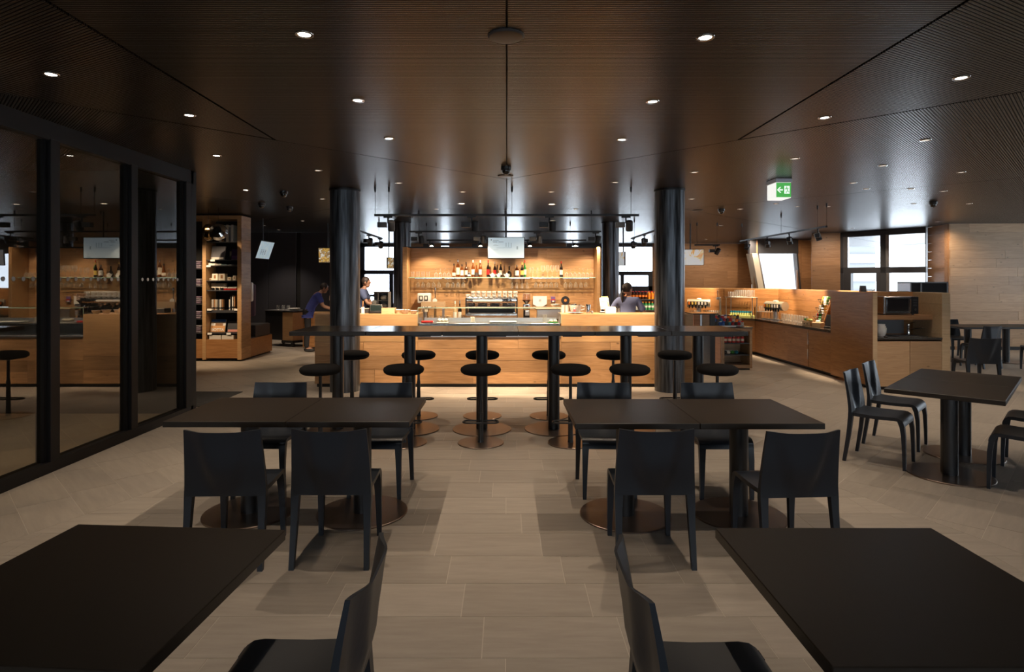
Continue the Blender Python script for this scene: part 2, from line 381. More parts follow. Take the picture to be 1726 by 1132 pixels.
# dark room behind the partition
wr = struct('wall_hall', 'dark end wall of the room behind the glass')
MB().bb(-10.6, XG-.116, 7.45, 7.56, 0, CEIL-.001).build('wall_hall_panel', M['black_wall'], wr)
wo = struct('wall_west', 'dark outer wall behind the shop shelving')
MB().bb(-11, -10.6, -6, 22.4, 0, CEIL-.001).build('wall_west_panel', M['dark_wall'], wo)
# dark panelled wall beyond the shop
wd = struct('wall_dark', 'tall dark panels beyond the shop shelving')
e = [(-10.6, -8.9), (-8.89, -7.35), (-7.34, -6.76), (-6.755, -5.97), (-5.85, -4.2)]
for a, b in e: MB().bb(a, b-.006, 17, 17.06, .02, CEIL-.001, .004).build('panel', M['dark_wall'], wd)
MB().bb(-10.6, -4.27, 17.06, 17.2, 0, CEIL-.001).build('wall_dark_core', M['black_wall'], wd)
backing(wd, (-4.2, 17.07), (-5.47, 22.05), 0, CEIL-.001, .08, .0, M['dark_wall'], 'wall_dark_return')
# ------------------------------------------------------------------ rear facade with windows (Y = 22)
YF = 22
def fz(py): return wz(py, YF)
def fx(px): return wx(px, YF)
def win(name, label, parts, glass, bars):
    o = struct(name, label)
    for (x0, x1, z0, z1) in glass: MB().bb(x0, x1, YF+.05, YF+.056, z0, z1).build('glass_pane', M['window_glass'], o, smooth=0)
    for (x0, x1, z0, z1) in bars: MB().bb(x0, x1, YF-.02, YF+.13, z0, z1, .006).build('window_frame', M['window_frame'], o)
    return o
x0, x1 = fx(604), fx(692)
win('window_1', 'rear window between the two columns on the shop side', 0,
    [(fx(614), fx(690), fz(455), fz(415)), (fx(614), fx(657), fz(500), fz(462)), (fx(663), fx(690), fz(512), fz(462)), (fx(614), fx(663), fz(512), fz(500.5))],
    [(x0, fx(614.5), .8, CEIL-.001), (x0, x1, fz(416), CEIL-.001), (x0, x1, fz(462), fz(455)), (fx(656), fx(663), fz(512), fz(462)), (fx(614), fx(657), fz(500), fz(496)), (fx(689), x1, .8, CEIL-.001), (x0, x1, .62, fz(511))])
x0, x1 = fx(1012), fx(1100)
win('window_2', 'rear window between the columns behind the woman', 0,
    [(fx(1016), fx(1099), fz(457), fz(415)), (fx(1051.5), fx(1093.5), fz(482), fz(464)), (fx(1016), fx(1046), fz(520), fz(464))],
    [(x0, x1, fz(416), CEIL-.001), (x0, x1, fz(464), fz(457)), (fx(1046), fx(1052), fz(490), fz(464)), (fx(1093), x1, fz(490), fz(464)), (fx(1046), x1, fz(500), fz(482)), (x0, fx(1017), .6, CEIL-.001), (x0, fx(1046), .6, fz(519))])
w3 = [(743, 757), (955, 975)]
wb = struct('wall_back', 'rear facade of oak boards and dark panels')
MB().bb(-5.5, fx(1012), YF, YF+.15, 0, .62).build('wall_base', M['oak_dark'], wb)
MB().bb(fx(1012), fx(1100), YF, YF+.15, 0, fz(499)).build('wall_base', M['oak_dark'], wb)
def seg(a, b, m): MB().bb(a, b, YF, YF+.15, .62, CEIL-.001).build('wall_pier', m, wb)
seg(fx(692), fx(743), M['oak_dark']); seg(fx(757), fx(853), M['oak_dark']); seg(fx(880), fx(955), M['oak_dark']); seg(fx(975), fx(1012), M['window_frame'])
for i, (a, b) in enumerate(((743, 757), (853, 880), (955, 975))):
    o = struct('window_%d' % (6+i), ['narrow rear window above the liquor shelf', 'narrow rear window above the bar screen', 'narrow rear window above the stemware'][i])
    MB().bb(fx(a), fx(b), YF+.05, YF+.056, .62, 2.96).build('glass_pane', M['window_glass'], o)
    MB().bb(fx(a), fx(b), YF-.01, YF+.12, 2.94, CEIL-.001).build('window_frame', M['window_frame'], o)
planks(wb, (fx(1100), YF), (9.0, YF), 0, CEIL-.002, .25, 1.6, 3, .02, M['oak_dark'], 5)
backing(wb, (fx(1100), YF), (9.0, YF), 0, CEIL-.002, .12, .02, M['oak_dark'])
# splayed reveal, leaning window, oak wall pieces to the kitchenette side
wn = struct('wall_north', 'oak clad wall beside the leaning window')
planks(wn, (9.0, 22), (8.25, 20), 0, CEIL-.002, .25, 2, 3, .02, M['oak_dark'], 6)
YW = 20.0
q = [(wx(1287, YW), wz(487, YW)), (wx(1348, YW), wz(487, YW)), (wx(1342.5, YW), wz(427, YW)), (wx(1276, YW), wz(427, YW))]
def ex(p, a, t): return (p[0]+(a[0]-p[0])*t, p[1]+(a[1]-p[1])*t)
b0 = ex(q[3], q[0], 1.9); b1 = ex(q[2], q[1], 1.9)
w4 = struct('window_4', 'window with slanted sides behind the drinks counter')
RX = Matrix.Translation((0, YW+.1, 0)) @ Matrix.Rotation(R(90), 4, 'X')
MB().prism([b0, b1, q[2], q[3]], -.05, -.044, RX).build('glass_pane', M['window_glass'], w4, smooth=0)
def strip(a0, a1, w0, w1, m, nm, z0=-.16, z1=.1): MB().prism([(a0[0]+w0, a0[1]), (a0[0]+w1, a0[1]), (a1[0]+w1, a1[1]), (a1[0]+w0, a1[1])], z0, z1, RX).build(nm, m, w4)
strip(b0, q[3], -.24, -.06, M['cream'], 'window_reveal', -.2, .28); strip(b0, q[3], -.06, .0, M['window_frame'], 'window_frame'); strip(b0, q[3], .05, .10, M['alu'], 'window_sash', -.1, .02)
strip(b1, q[2], 0, .05, M['window_frame'], 'window_frame')
MB().bb(q[3][0]-.25, q[2][0]+.05, YW-.02, YW+.14, q[3][1], CEIL-.001).build('window_header', M['window_frame'], w4)
MB().bb(b0[0]-.3, b1[0]+.1, YW-.02, YW+.14, 0, b0[1]).build('window_apron', M['oak_dark'], w4)
planks(wn, (q[1][0]+.06, YW), (10.4, YW), 0, 2.98, .25, 2, 3, .02, M['oak_dark'], 7)
backing(wn, (q[2][0]+.05, YW+.02), (10.6, YW+.02), 0, CEIL-.002, .1, .02, M['oak_dark'])
planks(wn, (10.17, 20), (8.8, 17.3), 0, CEIL-.002, .25, 2, 3, .02, M['oak_dark'], 8)
planks(wn, (8.8, 17.3), (9.53, 17.1), 0, CEIL-.002, .24, 2, 3, .02, M['oak_dark'], 9)
backing(wn, (8.83, 17.32), (9.53, 17.13), 0, CEIL-.002, .08, .02, M['oak_dark']); backing(wn, (10.2, 20), (8.83, 17.32), 0, CEIL-.002, .08, .022, M['oak_dark']); backing(wn, (9.02, 22), (8.27, 20), 0, CEIL-.002, .08, .022, M['oak_dark'])
# window_3 (corner glazing)
A3, B3 = Vector((9.53, 17.1)), Vector((10.78, 15.4))
w3o = struct('window_3', 'corner glazing of four panes above the kitchenette', (A3.x, A3.y, 0))
u3 = B3-A3; L3 = u3.length; w3o.rotation_euler = (0, 0, math.atan2(u3.y, u3.x))
def p3(px):           # distance along the window for a pixel column
    k = (px-CX)/F; return (k*A3.y-A3.x)/(u3.x-k*u3.y)*L3
def bar3(a, b, z0, z1, nm='window_frame', m='window_frame', d=.14): MB().bb(a, b, -.02, d, z0, z1, .005).build(nm, M[m], w3o)
m0, m1, m2, m3 = p3(1422), p3(1484), p3(1494), p3(1559.5)
bar3(0, m0, .7, CEIL-.001); bar3(m3, L3, .7, CEIL-.001); bar3(m1, m2, .7, CEIL-.001); bar3(0, L3, 2.88, CEIL-.001); bar3(0, L3, 1.86, 2.02); bar3(0, L3, .0, .75)
bar3(m0, m0+.12, 2.02, 2.9, 'window_sash', 'alu', .06); bar3(m2-.02, m2+.07, 2.02, 2.9, 'window_sash', 'alu', .06)
bar3(m0, m0+.2, .75, 1.87, 'window_sash'); bar3(m2, m2+.08, .75, 1.87, 'window_sash', 'alu'); bar3(m1-.1, m1, .75, 1.87, 'window_sash')
for a, b, c, d in ((m0, m1, 2.02, 2.88), (m2, m3, 2.02, 2.88), (m0, m1, .75, 1.86), (m2, m3, .75, 1.86)): MB().bb(a, b, .07, .076, c, d).build('glass_pane', M['window_glass'], w3o)
# oak wall on the far dining side
we = struct('wall_east', 'pale oak plank wall behind the far dining tables')
planks(we, (10.82, 15.4), (10.6, 14.35), .08, CEIL-.002, .21, 1.2, 2, .02, M['oak_dark'], 11)
backing(we, (10.9, 15.4), (10.68, 14.37), 0, CEIL-.002, .1, .02, M['oak_dark'])
planks(we, (10.6, 14.35), (15.4, 14.1), .08, CEIL-.002, .21, 1.2, 2.6, .02, M['oak_light'], 12)
backing(we, (10.6, 14.38), (15.4, 14.13), 0, CEIL-.002, .12, .02, M['oak_dark'])
bs = struct('baseboard_east', 'black recessed base of the oak wall'); backing(bs, (10.6, 14.36), (15.4, 14.11), 0, .08, .02, .005, M['black_wall'], 'baseboard_strip')
# closing walls out of view and windows behind the viewer
wx_ = struct('wall_far_right', 'plain side wall'); [MB().bb(15.2, 15.5, a, b, c, d).build('wall_far_right_panel', M['dark_wall'], wx_) for a, b, c, d in ((-6, 14.2, 0, .8), (-6, 14.2, 2.75, CEIL-.001), (-6, 7, .8, 2.75), (9.2, 9.5, .8, 2.75), (12, 14.2, .8, 2.75))]
wf = struct('wall_front', 'front facade with a ribbon window'); 
MB().bb(-11, 15.5, -6.2, -6, 0, 1.3).build('wall_front_base', M['dark_wall'], wf)
MB().bb(-11, 15.5, -6.2, -6, 2.6, CEIL-.001).build('wall_front_head', M['dark_wall'], wf)
for x, hw_ in ((-9, 2), (-5, .9), (-1.2, .9), (2.6, .9), (6.4, .9), (12.5, 3)): MB().bb(x-hw_, x+hw_, -6.2, -6, 1.3, 2.61).build('wall_front_pier', M['dark_wall'], wf)
# high-rise seen through the corner glazing
tower = thing('high_rise', 'pale striped tower block seen through the corner glazing', 'building', (38, 52, -12))
bw = mat('tower_white', (.26, .26, .265), .8); bd = mat('tower_band', (.155, .16, .165), .5)
MB().bb(26, 32.0, 52, 62, -12, 40).build('tower_core', bd, tower, world=True)
for i in range(24): MB().bb(25.8, 32.15, 51.6, 52, -8+i*1.6, -8+i*1.6+.75).build('floor_band', bw, tower, world=True)
# ------------------------------------------------------------------ steel columns
def steel_mat():
    m, nt, b = nodes('column_steel'); N = nt.nodes.new; L = nt.links.new
    tc = N('ShaderNodeTexCoord'); mp = N('ShaderNodeMapping'); mp.inputs['Scale'].default_value = (26, 26, 1.6); L(tc.outputs['Object'], mp.inputs[0])
    n = N('ShaderNodeTexNoise'); n.inputs['Scale'].default_value = 1; n.inputs['Detail'].default_value = 6; L(mp.outputs[0], n.inputs['Vector'])
    rp = N('ShaderNodeValToRGB'); rp.color_ramp.elements[0].color = (.028, .031, .037, 1); rp.color_ramp.elements[1].color = (.20, .22, .25, 1)
    rp.color_ramp.elements[0].position = .35; rp.color_ramp.elements[1].position = .75; L(n.outputs['Fac'], rp.inputs[0]); L(rp.outputs[0], b.inputs['Base Color'])
    mr = N('ShaderNodeMapRange'); mr.inputs[3].default_value = .22; mr.inputs[4].default_value = .45; L(n.outputs['Fac'], mr.inputs[0]); L(mr.outputs[0], b.inputs['Roughness'])
    b.inputs['Metallic'].default_value = .55; return m
M['column'] = steel_mat()
for i, (x, y, r, lb) in enumerate(((wx(581.5, 9.02), 9.02, .22, 'dark steel column at the till end of the bar counter'), (wx(1128.5, 9.02), 9.02, .22, 'dark steel column at the cooler end of the bar counter'),
                    (wx(678, 14), 14, .2, 'dark steel column behind the dispenser end of the bar wall'), (wx(1028.5, 14), 14, .2, 'dark steel column beside the woman in the blue shirt'))):
    o = struct('column', lb, (x, y, 0))
    MB().lathe([(r, 0), (r, CEIL-.001)], n=40).build('column_shaft', M['column'], o)
    MB().lathe([(r+.012, CEIL-.03), (r+.012, CEIL-.001)], n=40).build('column_collar', M['black_metal'], o)
# entrance mat
prop(MB().bb(-7.5, -3.92, 7.85, 8.9, 0, .008).build('entrance_mat', mat('mat_fibre', (.07, .065, .06), .95, noise=.6)), 'dark grey fibre entrance mat beyond the end of the glass partition', 'mat')
# ------------------------------------------------------------------ dining chair (front = +Y)
def lerp(a, b, t): return a+(b-a)*t
def rect(cx, cy, cz, hx, hy): return [(cx-hx, cy-hy, cz), (cx+hx, cy-hy, cz), (cx+hx, cy+hy, cz), (cx-hx, cy+hy, cz)]
def make_chair(label, group=None):
    t = thing('dining_chair', label, 'chair', group=group)
    # backrest: shell with a V shaped scoop, open underneath
    NU, NV = 20, 12; b = MB(); bm = b.bm; G = {}
    for side in (0, 1):
        for j in range(NV+1):
            v = j/NV; z = lerp(.415, .805, v); hw = lerp(.232, .214, v**1.2)
            yc = -.205-.055*max(0, v-.15)**1.3
            for i in range(NU+1):
                u = -1+2*i/NU; wv = lerp(.22, .95, v**.8)
                s = min(1, max(0, 1-abs(u)/wv)*1.9); s = s*s*(3-2*s)
                sc = .046*s*min(1, v*2.6)*(1-.35*v)
                thk = lerp(.030, .015, v)*(1-.45*s)
                edge = .008*abs(u)**6
                y = yc-sc*.9+edge+(0 if side == 0 else thk)
                zz = z-(.010*(1-abs(u)**2) if j == NV else 0)
                G[side, i, j] = bm.verts.new((u*hw, y, zz))
    for side in (0, 1):
        for j in range(NV):
            for i in range(NU):
                f = (G[side, i, j], G[side, i+1, j], G[side, i+1, j+1], G[side, i, j+1]); bm.faces.new(f)
    for j in range(NV):
        for i in (0, NU): bm.faces.new((G[0, i, j], G[0, i, j+1], G[1, i, j+1], G[1, i, j]))
    for i in range(NU):
        for j in (0, NV): bm.faces.new((G[0, i, j], G[0, i+1, j], G[1, i+1, j], G[1, i, j]))
    b.build('backrest', M['chair'], t, smooth=50)
    # seat with a waterfall front
    prof = [(-.195, .452, .030), (-.10, .448, .030), (0, .446, .030), (.10, .449, .030), (.155, .452, .030), (.19, .447, .029), (.214, .431, .027), (.228, .407, .024), (.234, .380, .020)]
    nrm = [(0, 1), (0, 1), (0, 1), (0, 1), (.1, 1), (.42, .9), (.8, .6), (.96, .28), (1, .1)]
    secs = []
    for (y, z, th), (ny, nz) in zip(prof, nrm):
        hw = lerp(.218, .205, (y+.195)/.43); top = []; bot = []
        for i in range(9):
            u = -1+2*i/8; dip = .012*(1-u*u)*max(0, 1-abs(y)/.2)
            top.append((u*hw, y, z-dip)); bot.append((u*hw*.985, y-ny*th, z-dip-nz*th))
        secs.append(top+bot[::-1])
    s = MB(); s.loft(secs); s.build('seat', M['chair'], t, smooth=50)
    for sx in (-1, 1):
        l = MB(); l.loft([rect(sx*.180, .199, .425, .024, .022), rect(sx*.181, .214, .375, .024, .018), rect(sx*.184, .224, .30, .021, .0165), rect(sx*.187, .229, .15, .017, .014), rect(sx*.189, .231, 0, .0135, .012)])
        l.build('leg', M['chair'], t, smooth=50)
        l = MB(); l.loft([rect(sx*.2075, -.180, .450, .0235, .018), rect(sx*.2085, -.181, .405, .0235, .0185), rect(sx*.2095, -.188, .33, .0205, .0175), rect(sx*.2105, -.198, .24, .0185, .0165), rect(sx*.213, -.222, .08, .0155, .0145), rect(sx*.214, -.234, 0, .0145, .0135)])
        l.build('leg', M['chair'], t, smooth=50)
    return t
chair0 = make_chair('x')
first = [True]
def chair(x, y, rz, label, group=None):
    if first[0]:
        first[0] = False; c = chair0; c.location = (x, y, 0); c.rotation_euler = (0, 0, rz); c['label'] = label
        if group: c['group'] = group
        return c
    return dup(chair0, (x, y, 0), rz, label, group)
PI = math.pi
G_ = 'dark dining chairs'
# near row, backs to the viewer
chair(-1.625, 3.64, R(2), 'dark chair with its back turned, at the table nearest the glass partition, partition side', G_)
chair(-1.015, 3.66, R(0), 'dark chair with its back turned, at the table nearest the glass partition, aisle side', G_)
chair(.857, 3.66, R(0), 'dark chair with its back turned, at the mid table away from the partition, aisle side', G_)
chair(1.66, 3.62, R(4), 'dark chair with its back turned, at the mid table away from the partition, outer end', G_)
# across the tables
chair(-1.88, 4.76, PI, 'blue-grey chair behind the table by the glass partition, backrest nearer the partition', G_)
chair(-1.0, 4.75, PI, 'blue-grey chair behind the table by the glass partition, backrest nearer the aisle', G_)
chair(.79, 4.75, PI+R(-3), 'blue-grey chair behind the mid table away from the partition, backrest nearer the aisle', G_)
chair(1.66, 4.75, PI, 'blue-grey chair behind the mid table away from the partition, outer backrest', G_)
# front pair, seen from the side
chair(-.655, 1.80, R(90), 'black chair drawn up sideways to the front table by the glass partition', G_)
chair(.615, 1.785, R(-90), 'black chair drawn up sideways to the front table away from the partition', G_)
# round the turned table
chair(3.42, 5.50, R(-135), 'chair at the turned table, partly hiding its neighbour nearer the kitchenette', G_)
chair(3.94, 6.08, R(-135), 'chair at the turned table, standing nearer the kitchenette cupboard', G_)
chair(4.13, 4.74, R(46), 'chair cut by the picture edge at the near corner of the turned table', G_)
chair(4.72, 5.32, R(46), 'chair cut by the picture edge on the far corner of the turned table', G_)
for c in COL.objects:
    if c.name.startswith('dining_chair') and c.location.x > 3.2:
        c.rotation_euler[2] = R(-134) if c.location.x < 4.05 and c.location.y > 5.4 else R(46)
# ------------------------------------------------------------------ tables
def make_table(label, group, hgt=.74, name='dining_table', top='table_top', disc=.318, th=.038):
    t = thing(name, label, 'table', group=group)
    MB().box((0, 0, hgt-th/2), (.797, .797, th), 0, .0025).build('tabletop', M[top], t)
    MB().lathe([(.063, .012), (.063, hgt-th-.012), ], n=32).build('pedestal', M['leg_black'], t)
    MB().box((0, 0, hgt-th-.006), (.42, .42, .012)).build('top_plate', M['black_metal'], t)
    MB().lathe([(disc-.002, 0), (disc, .002), (disc, .009), (disc-.004, .012), (0, .0122)], n=56).build('base_disc', M['base_disc'], t)
    return t
T0 = make_table('black square table beside the glass partition, half of a joined pair, partition side', 'square dining tables')
T0.location = (-1.829, 4.275, 0)
def table(x, y, rz, label): return dup(T0, (x, y, 0), rz, label)
table(-1.028, 4.272, 0, 'black square table of the joined pair beside the glass partition, aisle side')
table(.835, 4.222, 0, 'black square table of the mid joined pair away from the partition, aisle side')
table(1.635, 4.222, 0, 'black square table of the mid joined pair away from the partition, outer end')
table(-1.232, 1.82, R(-3.7), 'black square table in front, cropped by the frame, on the glass partition side')
table(1.167, 1.811, 0, 'black square table in front, cropped by the frame, away from the glass partition')
ca, sa = math.cos(R(46)), math.sin(R(46))
table(4.04-.4*ca, 5.38-.4*sa, R(46), 'near half of the turned pair of square tables before the kitchenette')
table(4.04+.4*ca, 5.38+.4*sa, R(46), 'far half of the turned pair of square tables before the kitchenette')
table(9.35, 12.15, R(2), 'dark table against the pale oak wall, just past the kitchenette end panel')
table(10.15, 12.18, R(2), 'dark table against the pale oak wall, behind the stacked row of chairs')
table(10.95, 12.2, R(2), 'dark table against the pale oak wall, at the picture edge')
# far chairs
chair(7.12, 9.1, R(-8), 'slate-blue chair standing free just past the kitchenette end panel', G_)
chair(9.05, 11.45, R(14), 'black chair turned askew behind the free-standing slate-blue chair', G_)
chair(9.72, 13.0, R(176), 'chair against the pale oak wall with only its top rail showing', G_)
chair(9.72, 10.95, R(-25), 'black chair at the picture edge before the oak wall tables', G_)
# ------------------------------------------------------------------ high bar table of six units
B0 = make_table('high black bar table unit, at the end nearest the glass partition', 'high bar table units', 1.12, 'bar_table', 'bar_top', .325, .046)
mb = MB().box((.17, -.30, 1.12-.046-.008), (.2, .05, .016)); mb.build('underside_bracket', M['black_metal'], B0)
BX = [-1.875+.8*i for i in range(6)]
B0.location = (BX[0], 6.66, 0)
for i in range(1, 6): dup(B0, (BX[i], 6.66, 0), 0, 'high black bar table unit, %s in the row counted from the partition' % ORD[i])
# ------------------------------------------------------------------ bar stools
def make_stool(label):
    t = thing('bar_stool', label, 'stool', group='upholstered bar stools')
    MB().lathe([(0, .700), (.12, .700), (.175, .706), (.198, .722), (.207, .745), (.200, .768), (.17, .787), (.10, .797), (0, .800)], n=40).build('seat', M['fabric'], t, smooth=60)
    MB().lathe([(.045, .685), (.1, .700)], n=24).build('seat_plate', M['black_metal'], t)
    MB().lathe([(.022, .30), (.022, .42), (.016, .46), (.016, .69)], n=20).build('gas_lift', M['leg_black'], t)
    MB().lathe([(.030, .01), (.026, .03), (.024, .31)], n=20).build('post', M['leg_black'], t)
    pts = []
    for k in range(16):
        a = -PI/2+PI*k/15; pts.append((.125+.055*math.cos(a), .055*math.sin(a)-.0))
    for k in range(16):
        a = PI/2+PI*k/15; pts.append((-.125+.055*math.cos(a), .055*math.sin(a)-.0))
    f = MB(); f.tube([(x, y, .215) for x, y in pts], .0095, 8, True)
    f.cyl((0, -.055, .215), (0, .055, .215), .009, n=8)
    f.build('footrest', M['leg_black'], t, smooth=60)
    MB().lathe([(.232, 0), (.234, .002), (.234, .008), (.230, .011), (0, .0115)], n=48).build('base_disc', M['base_disc'], t)
    return t
ST = make_stool('x'); k = 0
for row, yy, pxs, lb in ((0, 6.1, (540, 680.5, 810.3, 961.6, 1061.4, 1209), 'black bar stool before the bar table, %s counted from the glass partition'),
                         (1, 7.3, (593.5, 705.6, 813, 925, 1033.5, 1137.6), 'black bar stool between bar table and counter, %s from the partition side')):
    for i, px in enumerate(pxs):
        l = lb % ORD[i]; x = wx(px, yy)
        if k == 0: ST.location = (x, yy, 0); ST['label'] = l; o = ST
        else: o = dup(ST, (x, yy, 0), 0, l)
        k += 1
# ------------------------------------------------------------------ bar counter island
YC = 9.3
LX, RX_, CL, CR = -2.98, 2.89, wx(704, YC), wx(946, YC)
bc = thing('bar_counter', 'long oak plank counter behind the bar stools', 'counter', (0, YC, 0))
planks(bc, (LX, YC), (CL, YC), .055, .70, .2, 1.0, 2.0, .02, M['oak'], 21)
planks(bc, (CL, YC), (CR, YC), .055, .775, .19, 1.0, 2.0, .02, M['oak'], 22)
planks(bc, (CR, YC), (RX_, YC), .055, .70, .2, 1.0, 2.0, .02, M['oak'], 23)
MB().bb(LX, CL, YC, YC+.02, .704, 1.13).build('front_panel', M['oak_plain'], bc, world=True)
MB().bb(CR, RX_, YC, YC+.02, .704, 1.13).build('front_panel', M['oak_plain'], bc, world=True)
MB().bb(LX, CL, YC+.021, YC+.62, .05, 1.13, .003).build('carcass', M['oak'], bc, world=True)
MB().bb(CR, RX_, YC+.021, YC+.62, .05, 1.13, .003).build('carcass', M['oak'], bc, world=True)
MB().bb(CL+.003, CR-.003, YC+.021, YC+.62, .05, .775).build('carcass', M['oak'], bc, world=True)
MB().bb(LX+.03, RX_-.03, YC+.03, YC+.6, 0, .052).build('plinth', M['black_wall'], bc, world=True)
MB().bb(CL+.003, CR-.003, YC-.012, YC+.62, .776, .80, .003).build('steel_ledge', M['alu'], bc, world=True)
# glass display case
dc = thing('display_case', 'glass food display case set into the middle of the counter', 'display case', (0, YC+.3, .801))
zt = 1.226
MB().bb(CL+.012, CR-.012, YC+.05, YC+.60, .801, .985, .003).build('chill_base', M['steel'], dc, world=True)
MB().bb(CL+.012, CR-.012, YC+.012, YC+.02, .801, zt).build('front_glass', M['clear_glass'], dc, world=True, smooth=0)
MB().bb(CL+.004, CL+.012, YC+.012, YC+.46, .80, zt).build('side_glass', M['clear_glass'], dc, world=True, smooth=0)
MB().bb(CR-.012, CR-.004, YC+.012, YC+.46, .80, zt).build('side_glass', M['clear_glass'], dc, world=True, smooth=0)
MB().bb(CL+.004, CR-.004, YC+.012, YC+.46, zt, zt+.008).build('top_glass', M['clear_glass'], dc, world=True, smooth=0)
e = MB()
e.bb(CL+.004, CR-.004, YC+.007, YC+.0115, zt-.002, zt+.010); e.bb(CL+.0, CL+.006, YC+.005, YC+.0115, .99, zt); e.bb(CR-.006, CR, YC+.005, YC+.0115, .99, zt)
e.build('glass_edge', M['edge_glass'], dc, world=True)
MB().bb(CL+.03, CR-.03, YC+.52, YC+.54, .985, 1.045).build('rear_rail', M['alu'], dc, world=True)
zs = .986
def sit(name, label, cat, px, Y, z): return thing(name, label, cat, (wx(px, Y), Y, z))
# food in the case
for i, (px, w) in enumerate(((716, .10), (724, .10))):
    o = sit('red_packet', '%s red snack packet lying at the dispenser end of the display case' % ('first' if i == 0 else 'second'), 'packet', px, YC+.16, zs); o['group'] = 'red packets in the display case'
    o.rotation_euler[2] = R(25); MB().box((0, 0, .018), (.11, .05, .034), 0, .012).build('wrapper', M['red'], o); MB().box((.062, 0, .018), (.016, .056, .004)).build('crimped_end', M['paper'], o)
o = sit('bread_tray', 'white tray of wrapped rolls in the display case', 'tray', 746, YC+.18, zs); MB().bb(-.09, .09, -.08, .08, 0, .012, .004).build('tray_base', M['white'], o)
for i in range(3):
    r_ = sit('wrapped_roll', '%s pale wrapped roll on the white tray in the display case' % ORD[i], 'roll', 740.5+i*5.8, YC+.18, zs+.012); r_['group'] = 'wrapped rolls'; MB().ball((0, 0, .028), .03, .06, .028).build('roll_body', M['cream'], r_)
o = sit('napkin_holder', 'crumpled pale napkins beside the coffee machine in the display case', 'napkins', 797, YC+.2, zs)
mbn = MB()
for i in range(5): mbn.box((i*.012-.03, .01*math.sin(i*3), .045), (.004, .08, .09), R(20*math.sin(i*5)), 0, R(10*math.cos(i*4)))
mbn.build('napkins', M['paper'], o); MB().bb(-.045, .045, -.045, .045, 0, .012).build('holder', M['alu'], o)
o = sit('serving_tray', 'long flat white tray in the middle of the display case', 'tray', 848, YC+.22, zs); MB().bb(-.21, .21, -.12, .12, 0, .014, .004).build('tray_plate', M['porcelain'], o); MB().tube([(-.21, -.12, .016), (.21, -.12, .016), (.21, .12, .016), (-.21, .12, .016)], .006, 6, True).build('tray_rim', M['white'], o)
for i in range(2):
    o = sit('cucumber_sandwich', '%s green salad wrap at the cup end of the display case' % ORD[i], 'sandwich', 929+i*6.5, YC+.15, zs); o['group'] = 'green wraps'; o.rotation_euler[2] = R(-35)
    MB().ball((0, 0, .027), .022, .06, .027).build('wrap', M['cream'], o); MB().bb(-.03, .03, -.055, .055, 0, .012, .005).build('leaf_tray', M['green'], o)
o = sit('water_glass', 'tall clear glass standing behind the display case front', 'glass', 918, YC+.2, zs); MB().lathe([(.028, 0), (.033, .13), (.031, .13), (.027, .008), (0, .008)]).build('glass_body', M['glassware'], o)
# ------------------------------------------------------------------ back bar wall
YB = 12.2
bw_ = thing('bar_wall', 'free-standing oak plank wall behind the bar', 'wall panel', (0, YB, 0))
bx0, bx1 = wx(692, YB), wx(1001, YB); zB = wz(418, YB)
planks(bw_, (bx0, YB), (bx1, YB), .0, zB, .21, 1.2, 2.4, .02, M['oak'], 31)
MB().bb(bx0-.16, bx1+.16, YB+.021, YB+.15, 0, zB).build('wall_core', M['oak'], bw_, world=True)
YK = YB-.42
for a, b in ((wx(678.5, YK), bx0-.002), (bx1+.002, wx(1012, YK))): MB().bb(a, b, YK, YB+.0205, 0, zB+.0, .003).build('side_cheek', M['oak_plain'], bw_, world=True)
MB().bb(bx0-.16, bx1+.16, YB+.0, YB+.16, zB, zB+.03).build('cap_strip', M['black_metal'], bw_, world=True)
bb_ = thing('back_bar', 'steel topped work counter below the bar wall', 'counter', (0, 11.8, 0))
MB().bb(bx0+.01, bx1-.01, 11.42, YB-.004, 0, .84).build('base_cabinet', M['oak_dark'], bb_, world=True)
MB().bb(bx0+.005, bx1-.005, 11.40, YB-.003, .84, .875, .004).build('steel_worktop', M['steel'], bb_, world=True)
ZW = .8755
# glass shelf
YS = 12.05; zS = wz(467.2, YS)
sh = thing('glass_shelf', 'long glass shelf across the oak bar wall', 'shelf', (0, YS, zS))
MB().bb(bx0+.01, bx1-.01, YS-.14, YB-.003, zS-.012, zS, .002).build('shelf_pane', clear('shelf_glass', (.93, .97, .94), .9, .02, .12), sh, world=True)
MB().bb(bx0+.01, bx1-.01, YS-.146, YS-.1405, zS-.013, zS+.001).build('polished_edge', M['edge_glass'], sh, world=True)
rl = MB()
for g0, g1 in ((700, 745), (750, 786), (858, 893), (898, 942), (948, 992)):
    for yy in (YS-.07, YS+.05): rl.bb(wx(g0, YS), wx(g1, YS), yy-.006, yy+.006, zS-.028, zS-.013)
rl.build('glass_rail', M['steel'], sh, world=True)
# ------------------------------------------------------------------ glassware and bottles
def stem(label, kind='wine', name='wine_glass'):
    o = thing(name, label, 'glass'); 
    P = {'wine': ([(0, 0), (.031, .001), (.031, .003), (.006, .008), (.0045, .075)], [(.0045, .075), (.022, .088), (.034, .115), (.035, .14), (.028, .175), (.0265, .175), (.033, .14), (.032, .116), (.02, .092), (0, .085)]),
         'flute': ([(0, 0), (.028, .001), (.028, .003), (.005, .008), (.004, .075)], [(.004, .075), (.016, .095), (.022, .14), (.021, .195), (.0195, .195), (.02, .14), (.014, .1), (0, .092)])}[kind]
    MB().lathe(P[0], n=16).build('stem', M['glassware'], o, smooth=60); MB().lathe(P[1], n=16).build('bowl', M['glassware'], o, smooth=60)
    return o
def tumbler(label, h=.115, r=.034, name='tumbler', cat='glass'):
    o = thing(name, label, cat); MB().lathe([(r*.86, 0), (r, h), (r-.002, h), (r*.84, .008), (0, .008)], n=16).build('glass_body', M['glassware'], o, smooth=60); return o
